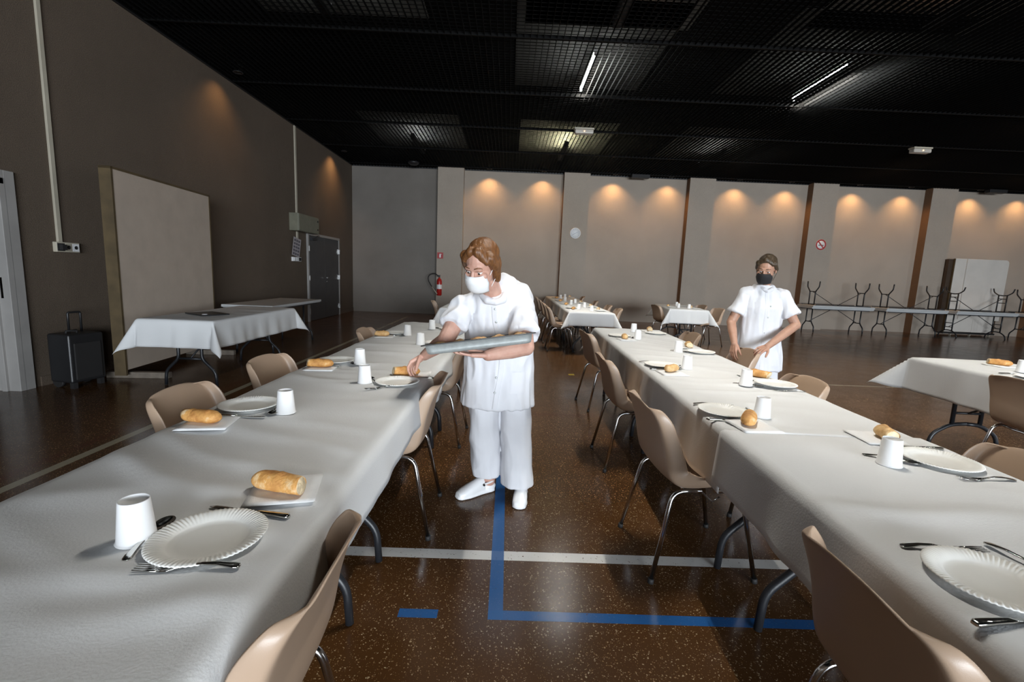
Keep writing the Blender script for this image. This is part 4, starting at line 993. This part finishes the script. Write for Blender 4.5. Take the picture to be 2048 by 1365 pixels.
# collar
b = Blob(); b.chain([V(-.135, 2.52, 1.225), V(-.105, 2.485, 1.205), V(-.06, 2.475, 1.195)], [.020, .022, .016]); b.chain([V(-.015, 2.54, 1.235), V(-.025, 2.50, 1.21), V(-.06, 2.475, 1.195)], [.020, .022, .016]); b.chain([V(-.135, 2.52, 1.225), V(-.09, 2.60, 1.262), V(-.02, 2.545, 1.235)], [.020, .022, .020])
link('collar', b.mesh('collar', .005, 3), M['cotton'], tunic)
# trousers
b = Blob()
b.loft([(V(-.025, 2.785, .95), .150, .12, X3, Y3), (V(-.025, 2.785, .80), .170, .125, X3, Y3), (V(-.025, 2.78, .70), .166, .115, X3, Y3)])
b.loft([(V(-.108, 2.78, .78), .092, .115, X3, Y3), (V(-.112, 2.755, .55), .092, .108, X3, Y3), (V(-.108, 2.75, .38), .088, .100, X3, Y3), (V(-.095, 2.765, .20), .086, .100, X3, Y3), (V(-.090, 2.772, .125), .084, .105, X3, Y3)], 24)
b.loft([(V(.062, 2.78, .78), .090, .115, X3, Y3), (V(.072, 2.745, .55), .088, .105, X3, Y3), (V(.082, 2.735, .38), .088, .098, X3, Y3), (V(.094, 2.735, .20), .092, .105, X3, Y3), (V(.100, 2.732, .085), .098, .112, X3, Y3)], 24)
trousers = link('trousers', b.mesh('trousers', .006, 5, wrinkle(.011, 9, 5, 9)), M['cotton'], t)
clog('clog', V(-.262, 2.645, 0), V(-.045, 2.795, 0), t); clog('clog', V(.110, 2.540, 0), V(.138, 2.79, 0), t)

# --- steel tray with bread pieces
ctr = Vector((-.135, 2.345, 1.018))
ax = Vector((.545, .03, .082)).normalized(); ay = Vector((0, .995, -.115)); ay = (ay - ax * ay.dot(ax)).normalized(); az = ax.cross(ay)
Tm = Matrix((ax, ay, az)).transposed().to_4x4(); Tm.translation = ctr
t = thing('serving_tray', 'shallow steel tray of bread held on the forearm of the bending server', 'tray'); t.matrix_world = Tm
def rrect(hx, hy, r, z, n=5):
    out = []
    for cx_, cy_, a0 in ((hx - r, hy - r, 0), (-hx + r, hy - r, 90), (-hx + r, -hy + r, 180), (hx - r, -hy + r, 270)):
        for k in range(n + 1): a = R(a0 + 90 * k / n); out.append(Vector((cx_ + r * cos(a), cy_ + r * sin(a), z)))
    return out
bm = bmesh.new(); rings = [[bm.verts.new(p) for p in rrect(*q)] for q in ((.272, .158, .02, .001), (.272, .158, .02, -.001), (.256, .143, .025, -.002), (.252, .139, .03, -.030), (.247, .134, .03, -.042), (.238, .126, .03, -.045))]
for a, b_ in zip(rings, rings[1:]):
    for k in range(len(a)): bm.faces.new((a[k], a[(k + 1) % len(a)], b_[(k + 1) % len(a)], b_[k])).smooth = True
bm.faces.new(rings[-1])
o = obj('pan', bm, M['tray'], t); m = o.modifiers.new('t', 'SOLIDIFY'); m.thickness = .0016; m.offset = 1
bm = bmesh.new(); pts = rrect(.272, .158, .02, 0); tube(bm, pts + [pts[0]], .003, 8); obj('rolled_rim', bm, M['steel_dark'], t)
random.seed(11)
for i in range(10):
    lx, ly = -.20 + .10 * (i % 5), -.065 + .13 * (i // 5)
    p = Tm @ Vector((lx, ly, -.040))
    b_ = put('bread%d' % random.choice((1, 3)), p.x, p.y, 0, 'piece of baguette in the tray, %s in the %s row' % (ORD[i % 5], 'front' if i < 5 else 'rear'), p.z, 'bread pieces in the steel tray')
    b_.rotation_euler = (Tm.to_3x3() @ Matrix.Rotation(random.uniform(-.5, .5) + 1.57 * (i % 2) * .3, 3, 'Z')).to_euler()
# bread in the reaching hand
b_ = put('bread0', -.560, 2.645, 98, 'piece of baguette being set down by the bending server', .751, 'bread set on the left row')

# --- second server behind the right row
t = thing('person', 'person in white tunic and black mask standing behind the right row', 'person', (2.26, 4.14, 0)); LOC = Vector((2.42, 4.45, 0))
B = Blob()
shL, shR = V(2.555, 4.42, 1.245), V(2.27, 4.47, 1.255); elL, wrL = V(2.655, 4.33, 1.005), V(2.315, 4.13, .835); elR, wrR = V(2.150, 4.45, 1.00), V(2.115, 4.28, .835)
B.loft([(V(2.43, 4.48, .84), .14, .10, X3, Y3), (V(2.42, 4.47, 1.0), .125, .095, X3, Y3), (V(2.41, 4.45, 1.16), .14, .10, X3, Y3), (V(2.41, 4.45, 1.27), .13, .06, X3, Y3)])
B.chain([V(2.405, 4.455, 1.27), V(2.395, 4.43, 1.35), V(2.385, 4.40, 1.42)], [.06, .048, .050])
B.chain([shL, elL], [.048, .039]); B.chain([elL, (elL * .6 + wrL * .4), wrL], [.038, .037, .026]); B.chain([shR, elR], [.048, .039]); B.chain([elR, (elR * .6 + wrR * .4), wrR], [.038, .037, .026])
B.cap(shL, V(2.41, 4.45, 1.27), .045); B.cap(shR, V(2.41, 4.45, 1.27), .045)
for hx, kx in ((-.085, -.09), (.085, .09)): B.chain([V(2.43 + hx, 4.48, .82), V(2.43 + kx, 4.45, .46), V(2.43 + kx, 4.48, .07)], [.08, .056, .038])
Pf, Hm = head(B, V(2.365, 4.365, 1.475), (-.60, -.74, -.38), (-.15, -.3, 1), .95)
hand(B, wrL, (-.86, -.36, -.30), (-.15, .30, -.95), 1, ((.3, .5, .4), (.35, .55, .4), (.4, .55, .4), (.45, .5, .4)), (.7, .6, .1), .92, .09)
hand(B, wrR, (-.18, -.30, -.92), (.85, .25, -.25), 1, (.28, .30, .32, .34), (.85, .45, .25), .92, .05)
body = link('body', B.mesh('body', .0034, 4), M['skin2'], t)
face_parts(Pf, Hm, body, .95, M['hair2']); face_mask(Pf, Hm, t, .95, M['black_cloth'], None)
b = Blob(); hb = lambda p, r: b.ell(Pf(*p), tuple(v * .95 for v in r), Hm)
hb((0, -.026, .044), (.080, .094, .086)); hb((0, -.055, -.005), (.070, .056, .07)); hb((0, -.125, .03), (.036, .036, .036))
for s_ in (-1, 1): b.cap(Pf(s_ * .062, .028, .064), Pf(s_ * .078, -.006, .0), .024, .016); b.cap(Pf(0, .046, .098), Pf(s_ * .058, .044, .062), .026, .018)
link('hair', b.mesh('hair', .004, 3, lambda p, n: .003 * noise.noise(Vector((p.x * 60, p.y * 40, p.z * 14)))), M['hair2'], t)
b = Blob()
b.loft([(V(2.43, 4.47, .59), .198, .155, X3, Y3), (V(2.43, 4.47, .70), .192, .148, X3, Y3), (V(2.42, 4.475, .88), .178, .138, X3, Y3), (V(2.415, 4.465, 1.02), .172, .132, X3, Y3), (V(2.41, 4.45, 1.14), .168, .130, X3, Y3), (V(2.41, 4.45, 1.23), .150, .105, X3, Y3), (V(2.405, 4.45, 1.30), .105, .080, X3, Y3), (V(2.40, 4.445, 1.335), .072, .066, X3, Y3)], 36, 2.3)
for sh, el in ((shL, elL), (shR, elR)): b.cap(V(2.41, 4.45, 1.235).lerp(sh, .5), sh, .078, .062); sleeve(b, sh, el, .1, .68, .060, .078)
tun = b.mesh('tunic', .006, 4, wrinkle(.014, 13, 2.4, 5)); tunic = link('tunic', tun, M['cotton'], t)
bvh = BVHTree.FromPolygons([v.co.copy() for v in tun.vertices], [tuple(p.vertices) for p in tun.polygons])
trim_ribbon(bvh, [V(2.385, 4.2, 1.27 - k * .045) for k in range(16)], .016, 'front_placket', M['cotton'], tunic, (1, 0, 0), .004)
trim_ribbon(bvh, [V(2.325, 4.2, 1.19 - k * .012) for k in range(9)], .036, 'chest_pocket', M['cotton'], tunic, (1, 0, 0), .004)
trim_ribbon(bvh, [V(2.53, 4.2, .76 - k * .02) for k in range(7)], .052, 'side_pocket', M['cotton'], tunic, (1, 0, 0), .004)
snaps(bvh, [V(2.385, 4.2, 1.2 - k * .14) for k in range(4)], tunic)
b = Blob(); b.chain([V(2.335, 4.42, 1.325), V(2.365, 4.365, 1.30), V(2.385, 4.345, 1.285)], [.018, .019, .013]); b.chain([V(2.465, 4.42, 1.325), V(2.425, 4.365, 1.30), V(2.385, 4.345, 1.285)], [.018, .019, .013]); b.chain([V(2.335, 4.42, 1.325), V(2.40, 4.515, 1.345), V(2.465, 4.42, 1.325)], [.018, .020, .018])
link('collar', b.mesh('collar', .005, 3), M['cotton'], tunic)
b = Blob(); b.loft([(V(2.43, 4.48, .92), .14, .11, X3, Y3), (V(2.43, 4.48, .72), .165, .12, X3, Y3)])
for s_ in (-1, 1): b.loft([(V(2.43 + s_ * .08, 4.48, .78), .09, .11, X3, Y3), (V(2.43 + s_ * .092, 4.455, .46), .088, .10, X3, Y3), (V(2.43 + s_ * .094, 4.47, .09), .090, .105, X3, Y3)], 24)
link('trousers', b.mesh('trousers', .007, 5, wrinkle(.006, 7, 4.5, 4)), M['cotton'], t)
clog('clog', V(2.32, 4.30, 0), V(2.345, 4.54, 0), t); clog('clog', V(2.54, 4.30, 0), V(2.52, 4.54, 0), t)
